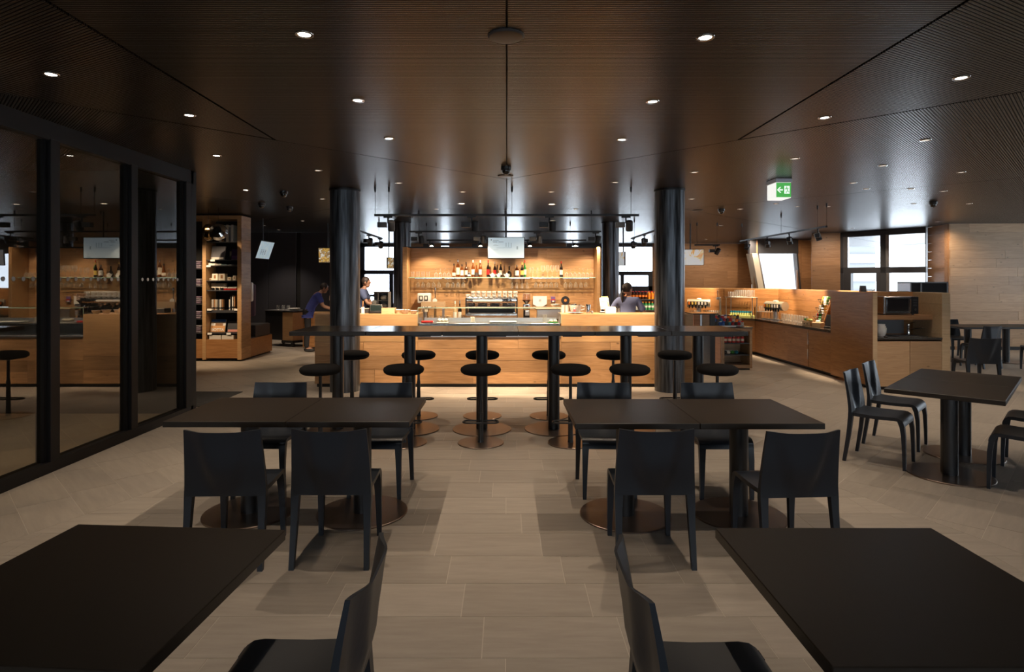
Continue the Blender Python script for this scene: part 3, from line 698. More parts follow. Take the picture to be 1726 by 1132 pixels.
class Rep:
    def __init__(s, o): s.o = o; s.used = False
    def at(s, loc, rz, label, group, flip=False):
        if not s.used: c = s.o; s.used = True; c['label'] = label; c['group'] = group
        else: c = dup(s.o, loc, rz, label, group)
        c.location = loc; c.rotation_euler = (PI if flip else 0, 0, rz); return c
wine, flute, tumb = Rep(stem('x')), Rep(stem('x', 'flute', 'flute_glass')), Rep(tumbler('x'))
for i, px in enumerate((695.5, 704.5, 713, 721.5)): tumb.at((wx(px, YS), YS, zS), 0, '%s tumbler from the shelf end above the white paper dispenser' % ORD[i], 'tumblers on the glass shelf')
for i, px in enumerate((735, 742.5, 749.5, 756.5)): wine.at((wx(px, YS), YS, zS+.175), 0, '%s upturned wine glass standing between shelf tumblers and liquor bottles' % ORD[i], 'wine glasses on the glass shelf', True)
for i, px in enumerate((893, 898, 905.5)): flute.at((wx(px, YS), YS, zS), 0, '%s slim glass standing beside the green bottle' % ORD[i], 'slim glasses on the glass shelf')
for i, px in enumerate((915, 923, 931, 939)):
    c = wine.at((wx(px, YS), YS, zS), 0, '%s tall wine glass standing beside the lone dark wine bottle' % ORD[3-i], 'tall wine glasses on the glass shelf'); c.scale = (1.15, 1.15, 1.38)
for i, px in enumerate((955, 962, 969, 976, 983, 990, 997)): wine.at((wx(px, YS), YS, zS+.175), 0, '%s upturned wine glass on the shelf, counted from the lone wine bottle' % ORD[i], 'upturned glasses past the wine bottle', True)
hang = [((704.6, 713, 722, 731, 740), wine, 'above the white paper dispenser'), ((754.6, 763.5, 772, 781), wine, 'next to the coffee machine cups'), ((863, 871, 880, 888.5), flute, 'above the coffee grinder'),
        ((903, 911.8, 920.5, 929, 937.5), wine, 'above the white emblem sign'), ((953, 961.6, 970.4, 979, 987.6), wine, 'above the round black disc')]
for pxs, rep, where in hang:
    for i, px in enumerate(pxs): rep.at((wx(px, YS), YS-.01, zS-.0285), 0, '%s stemmed glass hanging under the shelf %s' % (ORD[i], where), 'glasses hanging under the shelf', True)
def liq(name, col): return mat(name, col, .08, 0, .6)
BM = {'amber': liq('amber_liquor', (.15, .040, .007)), 'brown': liq('brown_liquor', (.06, .016, .005)), 'dark': liq('dark_bottle', (.012, .008, .007)), 'green': liq('green_bottle', (.02, .16, .03)), 'clearish': liq('pale_bottle', (.55, .42, .25)), 'gold': mat('gold_foil', (.75, .52, .15), .3, .8)}
def bottle(px, top, r, kind, body, cap, lab, label, Y=YS, z=None, name='liquor_bottle'):
    z = zS if z is None else z
    h = (466-top)*Y/F; o = thing(name, label, 'bottle', (wx(px, Y), Y, z)); 
    S = {'tall': [(r*.9, 0), (r, .01), (r, h*.55), (r*.75, h*.64), (r*.32, h*.74), (r*.28, h*.95), (0, h*.95)],
         'round': [(r*.7, 0), (r, h*.1), (r*1.05, h*.25), (r*.85, h*.45), (r*.35, h*.6), (r*.27, h*.93), (0, h*.93)],
         'square': [(r*.95, 0), (r, .01), (r, h*.62), (r*.85, h*.68), (r*.32, h*.76), (r*.3, h*.93), (0, h*.93)]}[kind]
    MB().lathe(S, n=8 if kind == 'square' else 20).build('bottle_body', BM[body], o, smooth=40)
    MB().lathe([(r*.36, h*.86), (r*.36, h), (0, h)], n=14).build('cap', M[cap] if cap in M else BM[cap], o)
    if lab:
        z0, z1 = {'tall': (.16, .46), 'round': (.12, .34), 'square': (.15, .55)}[kind]; rr = r*1.06 if kind == 'round' else r*1.012
        MB().lathe([(rr, h*z0), (rr*(1.0), h*z1)], n=8 if kind == 'square' else 20).build('label', M[lab], o)
    return o
M['label_ink'] = mat('label_ink', (.05, .04, .04), .6)
for a in ((765.2, 443, .036, 'round', 'amber', 'black_plastic', 'cream', 'short-necked amber bottle standing first beside the wine glasses'),
          (771.8, 436, .036, 'square', 'amber', 'chrome', 'cream', 'square amber bottle with a tall silver pourer and yellowish label'),
          (778.6, 444, .033, 'square', 'amber', 'black_plastic', 'paper', 'square amber bottle with a large white label and dark stopper'),
          (785.2, 440, .034, 'tall', 'brown', 'black_plastic', 'cream', 'slim brown bottle with a black cap behind the white-labelled one'),
          (797.3, 437, .033, 'tall', 'amber', 'porcelain', 'paper', 'reddish amber bottle with a white capped slender neck'),
          (803.0, 442, .042, 'round', 'amber', 'gold', 'label_ink', 'squat round-bellied cognac bottle with a gold stopper'),
          (809.3, 437, .034, 'tall', 'amber', 'porcelain', 'paper', 'amber bottle with white cap and pale label next to the gap'),
          (822.8, 437, .033, 'tall', 'dark', 'red', 'red', 'black bottle with red cap and red label under the screen edge'),
          (834.0, 439.5, .031, 'tall', 'dark', 'grey', 'red', 'dark bottle with a grey foil neck behind the white teapot'),
          (844.0, 440, .031, 'tall', 'dark', 'gold', 'cream', 'dark bottle with a gold neck ring behind the small jug'),
          (858.5, 447, .047, 'round', 'dark', 'black_plastic', None, 'bulbous dark bottle behind the second white pot'),
          (871.3, 445, .040, 'square', 'brown', 'grey', 'paper', 'broad square dark bottle with a white label'),
          (880.0, 441, .033, 'tall', 'dark', 'yellow', 'yellow', 'dark bottle with yellow neck and yellow label'),
          (884.9, 437, .030, 'tall', 'green', 'red', 'cream', 'green bottle with a red foil top at the end of the liquor row'),
          (946.0, 439, .034, 'tall', 'dark', 'red', 'cream', 'lone dark wine bottle with red capsule among the stemware')):
    b_ = bottle(*a)
    if a[0] in (785.2, 809.3, 858.5, 884.9): b_.location.y += .075
    if a[0] in (834.0, 844.0): b_.location.y += .06
o = sit('liqueur_jar', 'small dark jar with a silver lid between the liquor bottles', 'jar', 790.6, YS-.06, zS); MB().lathe([(.026, 0), (.032, .02), (.030, .06), (.018, .085), (0, .085)]).build('jar_body', BM['dark'], o); MB().lathe([(.019, .08), (.019, .1), (0, .1)]).build('lid', M['steel'], o); MB().lathe([(.0335, .025), (.032, .055)]).build('label', M['paper'], o)
def pot(px, label, r=.04, h=.075, Y=YS-.06, z=None):
    o = sit('white_pot', label, 'pot', px, Y, zS if z is None else z); MB().lathe([(r*.75, 0), (r, h*.3), (r*.95, h*.7), (r*.6, h), (0, h)]).build('pot_body', M['porcelain'], o)
    MB().tube([(r*.8, 0, h*.25), (r*1.4, 0, h*.35), (r*1.5, 0, h*.75), (r*.8, 0, h*.85)], .006, 6).build('handle', M['porcelain'], o); MB().cyl((-r*.8, 0, h*.4), (-r*1.45, 0, h*.95), .012, .007, 8).build('spout', M['porcelain'], o); MB().lathe([(r*.55, h), (.012, h*1.08), (.012, h*1.2), (0, h*1.22)]).build('lid', M['porcelain'], o)
pot(830.2, 'white teapot in front of the dark bottle with the grey foil neck'); pot(840.2, 'small white jug before the bottle with the gold neck ring', .028, .07); pot(854, 'white teapot before the bulbous dark bottle')
# ------------------------------------------------------------------ equipment on the back bar
YE = 11.75
def zo(py, Y=YE): return wz(py, Y)
cm = sit('coffee_machine', 'wide chrome espresso machine with stacked cups on top', 'coffee machine', 829, 11.72, ZW)
hw = .49
MB().bb(-hw, hw, -.27, .27, .07, .15, .008).build('base_tray', M['steel'], cm)
MB().bb(-hw+.03, hw-.03, -.02, .26, .15, .36).build('back_body', M['chrome'], cm)
MB().bb(-hw, hw, -.24, .27, .345, .44, .012).build('top_body', M['chrome'], cm)
for s in (-1, 1): MB().bb(s*hw-.012 if s > 0 else -hw-.012, hw+.012 if s > 0 else -hw+.012, -.25, .27, .06, .445, .006).build('side_panel', M['black_plastic'], cm)
for x in (-hw+.06, hw-.06):
    for y in (-.2, .2): MB().cyl((x, y, 0), (x, y, .075), .022, n=10).build('foot', M['black_plastic'], cm)
MB().bb(-.36, .20, -.252, -.240, .375, .415, .004).build('name_plate', M['porcelain'], cm)
for i in range(3):
    x = -.30+i*.24
    g = MB().lathe([(.045, 0), (.05, .02), (.05, .075), (0, .075)], (x, -.14, .275), 16).build('group_head', M['chrome'], cm)
    MB().cyl((x, -.17, .285), (x+.04, -.36, .265), .014, .017, 10).build('filter_handle', M['black_plastic'], g)
    MB().lathe([(.012, 0), (.03, .02), (.03, .03)], (x, -.14, .24), 12).build('spout', M['steel'], g)
for x in (.30, .37):
    k = MB().cyl((x, -.24, .395), (x, -.285, .395), .022, n=14).build('steam_knob', M['black_plastic'], cm)
    MB().tube([(x, -.22, .34), (x+.02, -.28, .30), (x+.03, -.30, .18)], .006, 6).build('steam_wand', M['chrome'], k)
MB().tube([(-hw+.02, -.24, .445), (hw-.02, -.24, .445), (hw-.02, .24, .445), (-hw+.02, .24, .445)], .006, 6, True).build('cup_rail', M['steel'], cm)
MB().bb(-.42, .42, -.262, -.05, .150, .158).build('drip_grate', M['dark_grey'], cm); MB().bb(-.45, .45, -.045, -.021, .16, .30).build('splash_plate', M['dark_grey'], cm)
zc = ZW+.447
def cup(label, r=.04, h=.062):
    o = thing('coffee_cup', label, 'cup'); MB().lathe([(r*.55, 0), (r*.9, h*.35), (r, h), (r-.004, h), (r*.8, h*.35), (0, .006)], n=16).build('cup_bowl', M['porcelain'], o, smooth=60)
    MB().tube([(r*.9, 0, h*.8), (r*1.45, 0, h*.75), (r*1.4, 0, h*.35), (r*.8, 0, h*.25)], .005, 6).build('handle', M['porcelain'], o); return o
cp = Rep(cup('x')); rn = random.Random(9); n = 0
xs = [wx(788.5+i*8.9, 11.72) for i in range(10)]
for row in range(2):
    for i, x in enumerate(xs[row*0:]):
        for lev in range(2 if 1 <= i <= 9 else 1):
            y = 11.72-.10+row*.17
            cp.at((x, y, zc+lev*.064+.0), R(rn.uniform(-70, -20)), '%s white coffee cup in the %s %s row on the espresso machine' % (ORD[i], 'lower' if lev == 0 else 'upper', 'front' if row == 0 else 'rear'), 'cups on the espresso machine'); n += 1
gr = sit('coffee_grinder', 'black coffee grinder with a bean hopper beside the espresso machine', 'grinder', 887.5, 11.75, ZW)
MB().bb(-.075, .075, -.12, .12, 0, .03, .006).build('base', M['black_plastic'], gr)
MB().bb(-.062, .062, -.02, .11, .03, .26, .012).build('body', M['black_plastic'], gr)
MB().bb(-.066, .066, -.09, .11, .20, .325, .014).build('front_housing', M['steel'], gr)
MB().bb(-.03, .03, -.097, -.088, .225, .30, .004).build('dial_plate', M['black_plastic'], gr)
MB().bb(-.035, .05, -.11, -.03, .10, .19, .006).build('doser', M['alu'], gr)
MB().lathe([(.03, .325), (.035, .34), (.078, .385), (.08, .40)], n=24).build('hopper_beans', BM['brown'], gr)
MB().lathe([(.078, .40), (.074, .52), (.0, .525)], n=24).build('hopper', clear('smoked_clear', (.75, .66, .60), 1, .02, .15, 1.45, (.5, .4, .36)), gr)
ds = sit('paper_dispenser', 'white twin dispenser box with two dark framed windows on the bar wall', 'dispenser', 715.5, 12.0, zo(511, 12.0))
MB().bb(-.135, .135, -.1, .1, 0, .205, .03).build('case', M['white'], ds)
for x in (-.055, .045): f = MB().bb(x-.036, x+.036, -.112, -.1, .06, .155, .008).build('window_frame', M['dark_grey'], ds); MB().bb(x-.02, x+.02, -.116, -.112, .08, .138).build('window_pane', M['paper'], f)
MB().bb(-.06, .06, -.0, .1, -.17, 0).build('wall_bracket', M['cream'], ds)
bx_ = sit('wooden_tray_box', 'pale wooden box below the white twin dispenser', 'box', 730.5, 11.5, ZW)
w_ = .225; zb0, zb1 = zo(519.5, 11.5)-ZW, zo(508.5, 11.5)-ZW
for (a, b, c, d, nm) in ((-w_, w_, -.09, -.075, 'front_board'), (-w_, w_, .075, .09, 'rear_board'), (-w_, -w_+.015, -.075, .075, 'end_board'), (w_-.015, w_, -.075, .075, 'end_board')): MB().bb(a, b, c, d, zb0, zb1).build(nm, M['oak_pale'], bx_)
MB().bb(-w_, w_, -.075, .075, zb0, zb0+.012).build('bottom_board', M['oak_pale'], bx_)
for x in (-w_+.03, w_-.03): MB().bb(x-.02, x+.02, -.05, .05, 0, zb0).build('leg', M['alu'], bx_)
tp = sit('beer_tap', 'chrome beer tap with a tall handle behind the pale wooden box', 'tap', 733.5, 11.78, ZW)
MB().lathe([(.06, 0), (.055, .015), (.028, .03), (.026, .30), (.04, .33), (.045, .37), (.03, .41), (0, .42)], n=20).build('column', M['chrome'], tp)
MB().cyl((0, -.03, .36), (0, -.11, .33), .014, .011, 10).build('spout', M['chrome'], tp); MB().lathe([(.010, .42), (.009, .50), (.016, .52), (.014, .64), (0, .645)], n=12).build('handle', M['steel'], tp); MB().lathe([(.045, 0), (.045, .012), (0, .012)], (0, -.046, .385), 20, Matrix.Rotation(R(90), 4, 'X')).build('badge', M['porcelain'], tp)
o = sit('napkin_tube', 'plain grey tube standing under the pale wooden box end', 'tube', 717, 11.46, ZW); MB().lathe([(.034, 0), (.034, .18), (.03, .18), (.03, .17), (0, .17)]).build('tube_body', M['alu'], o)
tu = Rep(tumbler('x', .09, .032))
for i, px in enumerate((724.5, 728.5, 738.5, 743, 747.5, 751.5)): tu.at((wx(px, 11.47), 11.47+.0*(i % 2), ZW+.019), 0, '%s tumbler on the drip tray beneath the pale wooden box' % ORD[i], 'tumblers under the wooden box')
o = sit('drip_tray', 'low pale tray under the tumblers below the wooden box', 'tray', 736, 11.47, ZW); MB().bb(-.20, .20, -.06, .06, 0, .018, .004).build('tray_plate', M['ledge'], o)
o = sit('card_box', 'small kraft carton between tumblers and syrup bottles', 'carton', 756.5, 11.48, ZW); MB().bb(-.045, .045, -.04, .04, 0, .105).build('carton_body', M['oak_pale'], o); MB().bb(-.045, .0, -.055, -.04, .100, .106).build('flap', M['oak_pale'], o)
ty = 11.52
for px, top, kd, bd_, cap, lab, lb in ((767, 507, 'tall', 'clearish', 'porcelain', 'paper', 'pale syrup bottle with a white cap beside the espresso machine'), (775, 506.5, 'tall', 'dark', 'grey', 'paper', 'dark syrup bottle with a grey cap beside the espresso machine')):
    h = zo(top, ty)-ZW; o = bottle(px, 466-h*F/ty, .036, kd, bd_, cap, lab, lb, ty, ZW, 'syrup_bottle')
for i, (px, rr) in enumerate(((779.5, .03), (784, .028))):
    o = sit('milk_jug', '%s steel milk jug next to the espresso machine side' % ORD[i], 'jug', px, 11.48, ZW); o['group'] = 'steel milk jugs'; MB().lathe([(rr, 0), (rr*1.1, .05), (rr*.8, .10), (rr*.9, .12), (rr*.8, .12), (rr*.9, .05), (0, .006)]).build('jug_body', M['chrome'], o); MB().tube([(rr, .0, .1), (rr+.03, 0, .09), (rr+.02, 0, .03)], .004, 6).build('handle', M['chrome'], o)
# sign, tag, bowl, round disc on the wall
sg = thing('emblem_sign', 'white shield-edged sign with a round emblem on the bar wall', 'sign', (wx(910, 12.15), 12.15, zo(507.5, 12.15)))
RXX = Matrix.Rotation(R(90), 4, 'X'); hw2, hh = .14, .105
MB().prism([(-hw2, hh), (-hw2, -.06), (-.05, -hh-.005), (.03, -hh-.01), (hw2-.02, -.07), (hw2, -.05), (hw2, hh)], 0, .014, RXX).build('sign_board', M['porcelain'], sg)
MB().tube([(.028*math.cos(a/20*2*PI), -.016, .02+.028*math.sin(a/20*2*PI)) for a in range(20)], .0035, 6, True).build('emblem_ring', M['alu'], sg); MB().lathe([(.017, 0), (.017, .004), (0, .004)], (0, -.014, .02), 16, Matrix.Rotation(R(90), 4, 'X')).build('emblem_disc', M['alu'], sg)
tg = thing('wall_tag', 'small violet and blue tag pinned to the bar wall', 'tag', (wx(932.2, 12.17), 12.17, zo(504, 12.17))); MB().bb(-.045, .045, -.012, .0, -.06, .055, .004).build('card', mat('violet', (.16, .09, .26), .5), tg); MB().bb(-.043, .043, -.0145, -.0122, -.02, .0).build('stripe', M['red'], tg); MB().bb(-.02, .02, -.0145, -.0122, -.055, -.025).build('price_field', M['paper'], tg)
def bowl(name, label, px, Y, z, r, h, m='porcelain', group=None):
    o = sit(name, label, 'bowl', px, Y, z); MB().lathe([(r*.5, 0), (r*.62, h*.2), (r, h), (r-.006, h), (r*.58, h*.25), (0, h*.15)], n=28).build('bowl_body', M[m], o, smooth=60)
    if group: o['group'] = group
    return o
st = sit('bowl_stand', 'low frosted stand beneath the square white bowl', 'stand', 935.5, 11.8, ZW); zz = zo(519.5, 11.8)-ZW
MB().bb(-.36, .10, -.09, .09, .03, zz-.012, .01).build('stand_body', M['alu'], st); MB().bb(-.38, .12, -.1, .1, zz-.012, zz).build('stand_top', M['oak_pale'], st); MB().bb(-.36, .1, -.08, .08, 0, .03).build('stand_foot', M['black_plastic'], st)
bowl('square_bowl', 'white tapered bowl on the frosted stand under the violet tag', 936, 11.8, ZW+zz+.0005, .095, .085)
dk = thing('record_disc', 'round black disc with orange centre leaning on the bar wall', 'disc', (wx(953, 12.1), 12.1, zo(506, 12.1)))
rot = Matrix.Rotation(R(86), 4, 'X')
MB().lathe([(.028, -.004), (.084, -.004), (.086, 0), (.084, .006), (.028, .006)], (0, 0, 0), 40, rot, False).build('disc_body', M['black_plastic'], dk); MB().lathe([(0, -.003), (.028, -.003), (.028, .007), (0, .007)], (0, 0, 0), 24, rot).build('centre_label', M['orange'], dk); MB().cyl((0, -.0, .0), (0, .1, .0), .008, n=8).build('wall_peg', M['steel'], dk)
# ------------------------------------------------------------------ on the counter top, cup end
ZC = 1.1305; YA = 9.52
for i, (px, nst) in enumerate(((949, 4), (955.5, 4))):
    for k in range(nst):
        o = sit('stacked_cup', '%s white cup of the %s stack beside the big cup, counted upwards' % (ORD[k], ['outer', 'inner'][i]), 'cup', px, YA+.25, ZC+.024*k); o['group'] = 'stacked white cups'
        MB().lathe([(.024, 0), (.034, .052), (.032, .052), (.021, .0235), (0, .0235)], n=16).build('cup_body', M['porcelain'], o)
sc_ = sit('giant_saucer', 'large white saucer under the oversized cup', 'saucer', 970, YA+.02, ZC); MB().lathe([(.06, 0), (.13, .018), (.128, .022), (.05, .008), (0, .008)], n=36).build('saucer_body', M['porcelain'], sc_)
gc = sit('giant_cup', 'oversized white cup with a red emblem filled with dark sachets', 'cup', 970, YA+.02, ZC+.0085)
MB().lathe([(.045, 0), (.075, .025), (.105, .125), (.101, .125), (.07, .03), (0, .02)], n=32).build('cup_bowl', M['porcelain'], gc, smooth=60)
MB().tube([(.095, 0, .105), (.145, 0, .10), (.14, 0, .06), (.08, 0, .045)], .009, 8).build('handle', M['porcelain'], gc); e_ = MB().box((-.026, -.093, .068), (.036, .006, .085), R(-14), 0, R(-18)).build('emblem', M['red'], gc); MB().box((-.026, -.097, .072), (.017, .004, .02), R(-14), 0, R(-18)).build('emblem_mark', M['paper'], gc)
sa = MB(); rn = random.Random(3)
for i in range(16): a = rn.uniform(0, 6.28); r_ = rn.uniform(.01, .075); sa.box((r_*math.cos(a), r_*math.sin(a), .125+rn.uniform(-.01, .015)), (.035, .025, .006), rn.uniform(0, 3), 0, rn.uniform(-.5, .5), rn.uniform(-.5, .5))
sa.build('sachets', M['black_plastic'], gc, kind='stuff')
o = sit('shaker', 'brushed steel cocktail shaker standing beside the oversized cup', 'shaker', 991.5, YA, ZC); MB().lathe([(.03, 0), (.042, .14), (.040, .145), (.0, .145)], n=28).build('shaker_body', M['steel'], o); MB().lathe([(.0425, .085), (.0425, .09)], n=28).build('shaker_ring', M['chrome'], o)
o = sit('salt_pot', 'tiny dark pot beside the steel shaker', 'pot', 998, YA, ZC); MB().lathe([(.018, 0), (.02, .03), (.012, .042), (0, .045)]).build('pot_body', M['grey'], o); MB().lathe([(.0205, .012), (.0205, .018)]).build('band', M['alu'], o)
rk = sit('leaflet_rack', 'white wire rack of folded leaflets at the end of the bar wall', 'rack', 1019, 9.75, ZC)
for s in (-.07, .07): MB().tube([(s, .05, 0), (s, -.02, .02), (s, -.04, .10), (s, .07, .24)], .005, 6).build('wire_side', M['porcelain'], rk)
for z_, y_ in ((.02, -.02), (.10, -.035), (.18, .0)): MB().cyl((-.07, y_, z_), (.07, y_, z_), .004, n=6).build('wire_bar', M['porcelain'], rk)
MB().bb(-.08, .08, -.06, .08, 0, .006).build('base', M['black_plastic'], rk)
for i in range(3): l_ = MB().box((-.01+i*.01, .0+i*.018, .15+i*.01), (.11, .004, .20), 0, 0, R(-24)).build('leaflet', [M['cream'], M['dark_grey'], M['yellow']][i], rk)
nb = sit('napkin_box', 'white box of upright paper napkins in front of the woman', 'box', 1028.5, YA+.1, ZC); MB().bb(-.085, .085, -.05, .05, 0, .085, .003).build('box_body', M['porcelain'], nb)
mbn = MB(); [mbn.bb(-.078, .078, -.045+i*.01, -.042+i*.01, .03, .098+.004*(i % 2)) for i in range(9)]; mbn.build('napkins', M['paper'], nb)
o = sit('straw_jar', 'dark rimmed clear jar beside the white napkin box', 'jar', 1040.5, YA+.12, ZC); MB().lathe([(.035, 0), (.035, .08), (.033, .08), (.033, .006), (0, .006)]).build('jar_body', M['glassware'], o); MB().lathe([(.037, .08), (.037, .1), (0, .1)]).build('lid', M['black_plastic'], o)
# on the counter top, till end
o = sit('scoop_stand', 'small white paddle standing beside the till screen', 'paddle', 611.5, 9.5, ZC); MB().box((0, 0, .055), (.05, .012, .10), R(8), .005).build('paddle_blade', M['porcelain'], o); MB().cyl((0, 0, .10), (.004, 0, .20), .009, .012, 8).build('paddle_handle', M['oak_dark'], o); MB().bb(-.03, .03, -.025, .025, 0, .006).build('paddle_foot', M['porcelain'], o)
tl = sit('till_terminal', 'black cash terminal with a tilted screen on the counter', 'cash terminal', 634, 9.62, ZC); MB().bb(-.10, .12, -.08, .12, 0, .035, .006).build('base', M['black_plastic'], tl); s_ = MB().box((0, .0, .085), (.20, .016, .12), R(8), .004, R(-22)).build('screen', M['black_plastic'], tl); MB().box((0, -.009, .083), (.175, .004, .095), R(8), 0, R(-22)).build('screen_glass', mat('screen_dark', (.012, .02, .022), .1), s_); MB().cyl((0, .03, .03), (0, .03, .09), .018, n=10).build('stand', M['black_plastic'], tl)
dr_ = sit('cash_box', 'low dark cash box with pale edge behind the paddle', 'box', 616, 9.75, ZC); MB().bb(-.14, .14, -.1, .1, 0, .075, .004).build('drawer_case', M['dark_grey'], dr_); MB().bb(-.14, .14, -.103, -.1, .068, .077).build('drawer_edge', M['ledge'], dr_)
tb = sit('slatted_crate', 'shallow pale wooden crate on the counter beside the white bowls', 'crate', 655.5, 9.6, ZC)
for nm, a in (('front_board', (-.095, .095, -.07, -.06)), ('rear_board', (-.095, .095, .06, .07)), ('end_board', (-.105, -.095, -.07, .07)), ('end_board', (.095, .105, -.07, .07))): MB().bb(*a, 0, .085).build(nm, M['oak_pale'], tb)
MB().bb(-.095, .095, -.06, .06, 0, .01).build('bottom_board', M['oak_pale'], tb)
for i in range(3):
    o = sit('bread_roll', '%s bread roll lying in the slatted crate' % ORD[i], 'bread', 648.5+i*6.6, 9.6, ZC+.0105); o['group'] = 'rolls in the crate'; MB().ball((0, 0, .036), .028, .045, .036, 12, 8).build('roll_body', M['cream'], o)
bowl('white_bowl', 'wide white bowl with dark nuts on the counter, nearer the crate', 683, 9.5, ZC, .072, .062, group='white counter bowls'); bowl('white_bowl', 'wide white empty bowl on the counter, touching the display case end', 697, 9.46, ZC, .066, .055, group='white counter bowls')
for i in range(4):
    o = sit('dark_nut', '%s dark nut heaped in the wide white bowl' % ORD[i], 'nut', 680+i*2, 9.5-.01*(i % 2), ZC+.042+.008*(i % 2)); o['group'] = 'nuts in the bowl'; MB().ball((0, 0, .008), .014, .011, .010, 10, 6).build('nut_body', BM['brown'], o)
ck = sit('bread_basket', 'low pale basket tucked behind the wide white bowl', 'basket', 672, 9.62, ZC); MB().lathe([(.05, 0), (.075, .055), (.071, .055), (.045, .008), (0, .008)]).build('basket_body', M['cream'], ck); MB().tube([(.074*math.cos(a), .074*math.sin(a), .055) for a in [i*PI/10 for i in range(20)]], .005, 6, True).build('basket_rim', M['ledge'], ck)
# glass fronted bread dispenser by the window
bd2 = sit('bread_dispenser', 'clear fronted dispenser holding pale rolls before the rear window', 'dispenser', 643.5, 11.3, 0)
zd0, zd1 = wz(520, 11.3), wz(491.5, 11.3)
MB().bb(-.17, .15, -.13, .13, 0, zd0).build('stand', M['dark_grey'], bd2)
MB().bb(-.17, .15, .1, .12, zd0, zd1).build('rear_panel', M['grey'], bd2); MB().bb(-.17, .15, -.13, .12, zd1-.012, zd1).build('top_panel', M['grey'], bd2); MB().bb(.14, .15, -.13, .1, zd0, zd1-.012).build('side_panel', M['grey'], bd2); MB().bb(-.05, -.04, -.13, .1, zd0, zd1-.012).build('divider', M['grey'], bd2); MB().bb(-.04, .14, -.13, .1, (zd0+zd1)/2-.006, (zd0+zd1)/2).build('shelf_board', M['grey'], bd2)
MB().bb(-.17, -.05, -.132, -.126, zd0+.02, zd1-.012).build('front_pane', M['clear_glass'], bd2, smooth=0); MB().bb(-.165, -.055, -.12, .09, zd0+.005, zd0+.17, .03).build('flour_fill', M['white'], bd2)
for i, z_ in enumerate((zd0, (zd0+zd1)/2)):
    o = thing('round_loaf', '%s round loaf in the clear fronted dispenser' % ('lower' if i == 0 else 'upper'), 'bread', (bd2.location.x+.045, 11.28, z_+.0005), group='round loaves'); MB().ball((0, 0, .05), .07, .07, .05).build('loaf_body', M['cream'], o)
# ------------------------------------------------------------------ screens
def screen(name, label, c, w, h, yaw, pitch, m, rod_to=CEIL, th=.035, bez=.012, extra=None):
    t = thing(name, label, 'screen', c, yaw)
    P = Matrix.Rotation(pitch, 4, 'X')
    b = MB().bb(-w/2, w/2, 0, th, -h/2, h/2, .004); b.bm.transform(P); b.build('housing', M['black_plastic'], t)
    b = MB().bb(-w/2+bez, w/2-bez, -.003, 0.0, -h/2+bez, h/2-bez); b.bm.transform(P); p_ = b.build('display', m, t)
    MB().cyl((0, th+.02, h*.0), (0, th+.02, rod_to-c[2]-.001), .016, n=10).build('hanging_pole', M['track_black'], t); MB().bb(-.05, .05, th-.005, th+.035, -.06, .06).build('bracket', M['track_black'], t)
    if extra:
        for (x, z, sx, sz, mm) in extra:
            b = MB().bb(x-sx/2, x+sx/2, -.0055, -.003, z-sz/2, z+sz/2); b.bm.transform(P); b.build('printed_line', mm, t)
    return t
def pic_mat(name, cols, scale, strength, seed):
    m, nt, b = nodes(name); N = nt.nodes.new; L = nt.links.new
    tc = N('ShaderNodeTexCoord'); mp = N('ShaderNodeMapping'); mp.inputs['Location'].default_value = (seed, 0, seed); L(tc.outputs['Object'], mp.inputs[0])
    n = N('ShaderNodeTexNoise'); n.inputs['Scale'].default_value = scale; n.inputs['Detail'].default_value = 3; n.inputs['Distortion'].default_value = 1.5; L(mp.outputs[0], n.inputs['Vector'])
    rp = N('ShaderNodeValToRGB'); el = rp.color_ramp.elements
    while len(el) < len(cols): el.new(.5)
    for i, c in enumerate(cols): el[i].position = .25+.5*i/(len(cols)-1); el[i].color = (*c, 1)
    L(n.outputs['Fac'], rp.inputs[0]); L(rp.outputs[0], b.inputs['Base Color']); L(rp.outputs[0], b.inputs['Emission Color']); b.inputs['Emission Strength'].default_value = strength; m.cycles.emission_sampling = 'NONE'; return m
M['menu'] = glow('menu_screen', (.58, .72, .80), .62); M['menu_ink'] = glow('menu_ink', (.10, .14, .18), .25); M['menu_pale'] = glow('menu_pale', (.36, .48, .55), .5)
M['info'] = pic_mat('info_screen', [(.62, .70, .76), (.42, .56, .63), (.66, .72, .76)], 2.5, .55, 3); M['food'] = pic_mat('pasta_screen', [(.85, .80, .62), (.75, .48, .10), (.30, .16, .04), (.88, .84, .72), (.70, .80, .88)], 9, .5, 1); M['fruit'] = pic_mat('fruit_screen', [(.75, .22, .03), (.85, .66, .38), (.80, .84, .86), (.84, .86, .86), (.82, .50, .16), (.72, .20, .03)], 4.5, .42, 5)
yt = 11.85; w_, h_ = 62*yt/F, 36*yt/F
ln = [(-.29, .155, .018, .02), (-.20, .148, .11, .006), (-.215, .115, .09, .008), (-.10, .115, .10, .006), (-.21, .07, .05, .005), (-.20, .045, .10, .005), (-.12, .0, .14, .006), (.02, .005, .14, .006), (.0, .06, .012, .08), (.05, .06, .012, .09), (.10, .05, .012, .1), (.22, .0, .03, .06), (-.2, -.04, .1, .005)]
screen('menu_screen', 'pale menu screen hanging on a pole in front of the bar wall', (wx(853, yt), yt-.1, wz(418, yt)), w_, h_, 0, 0, M['menu'], extra=[(x, z, a, b, M['menu_ink'] if i < 4 else M['menu_pale']) for i, (x, z, a, b) in enumerate(ln)])
ln2 = [(-.16+.09*i, .0-.03*j, .045, .012) for i in range(3) for j in range(4)]
screen('info_screen', 'tilted pale screen hanging beside the shop shelving', (wx(447, 13.2), 13.2, wz(421.5, 13.2)), .64, .41, R(86), R(19.5), M['info'], extra=[(x, z, a, b, M['menu_ink']) for x, z, a, b in ln2])
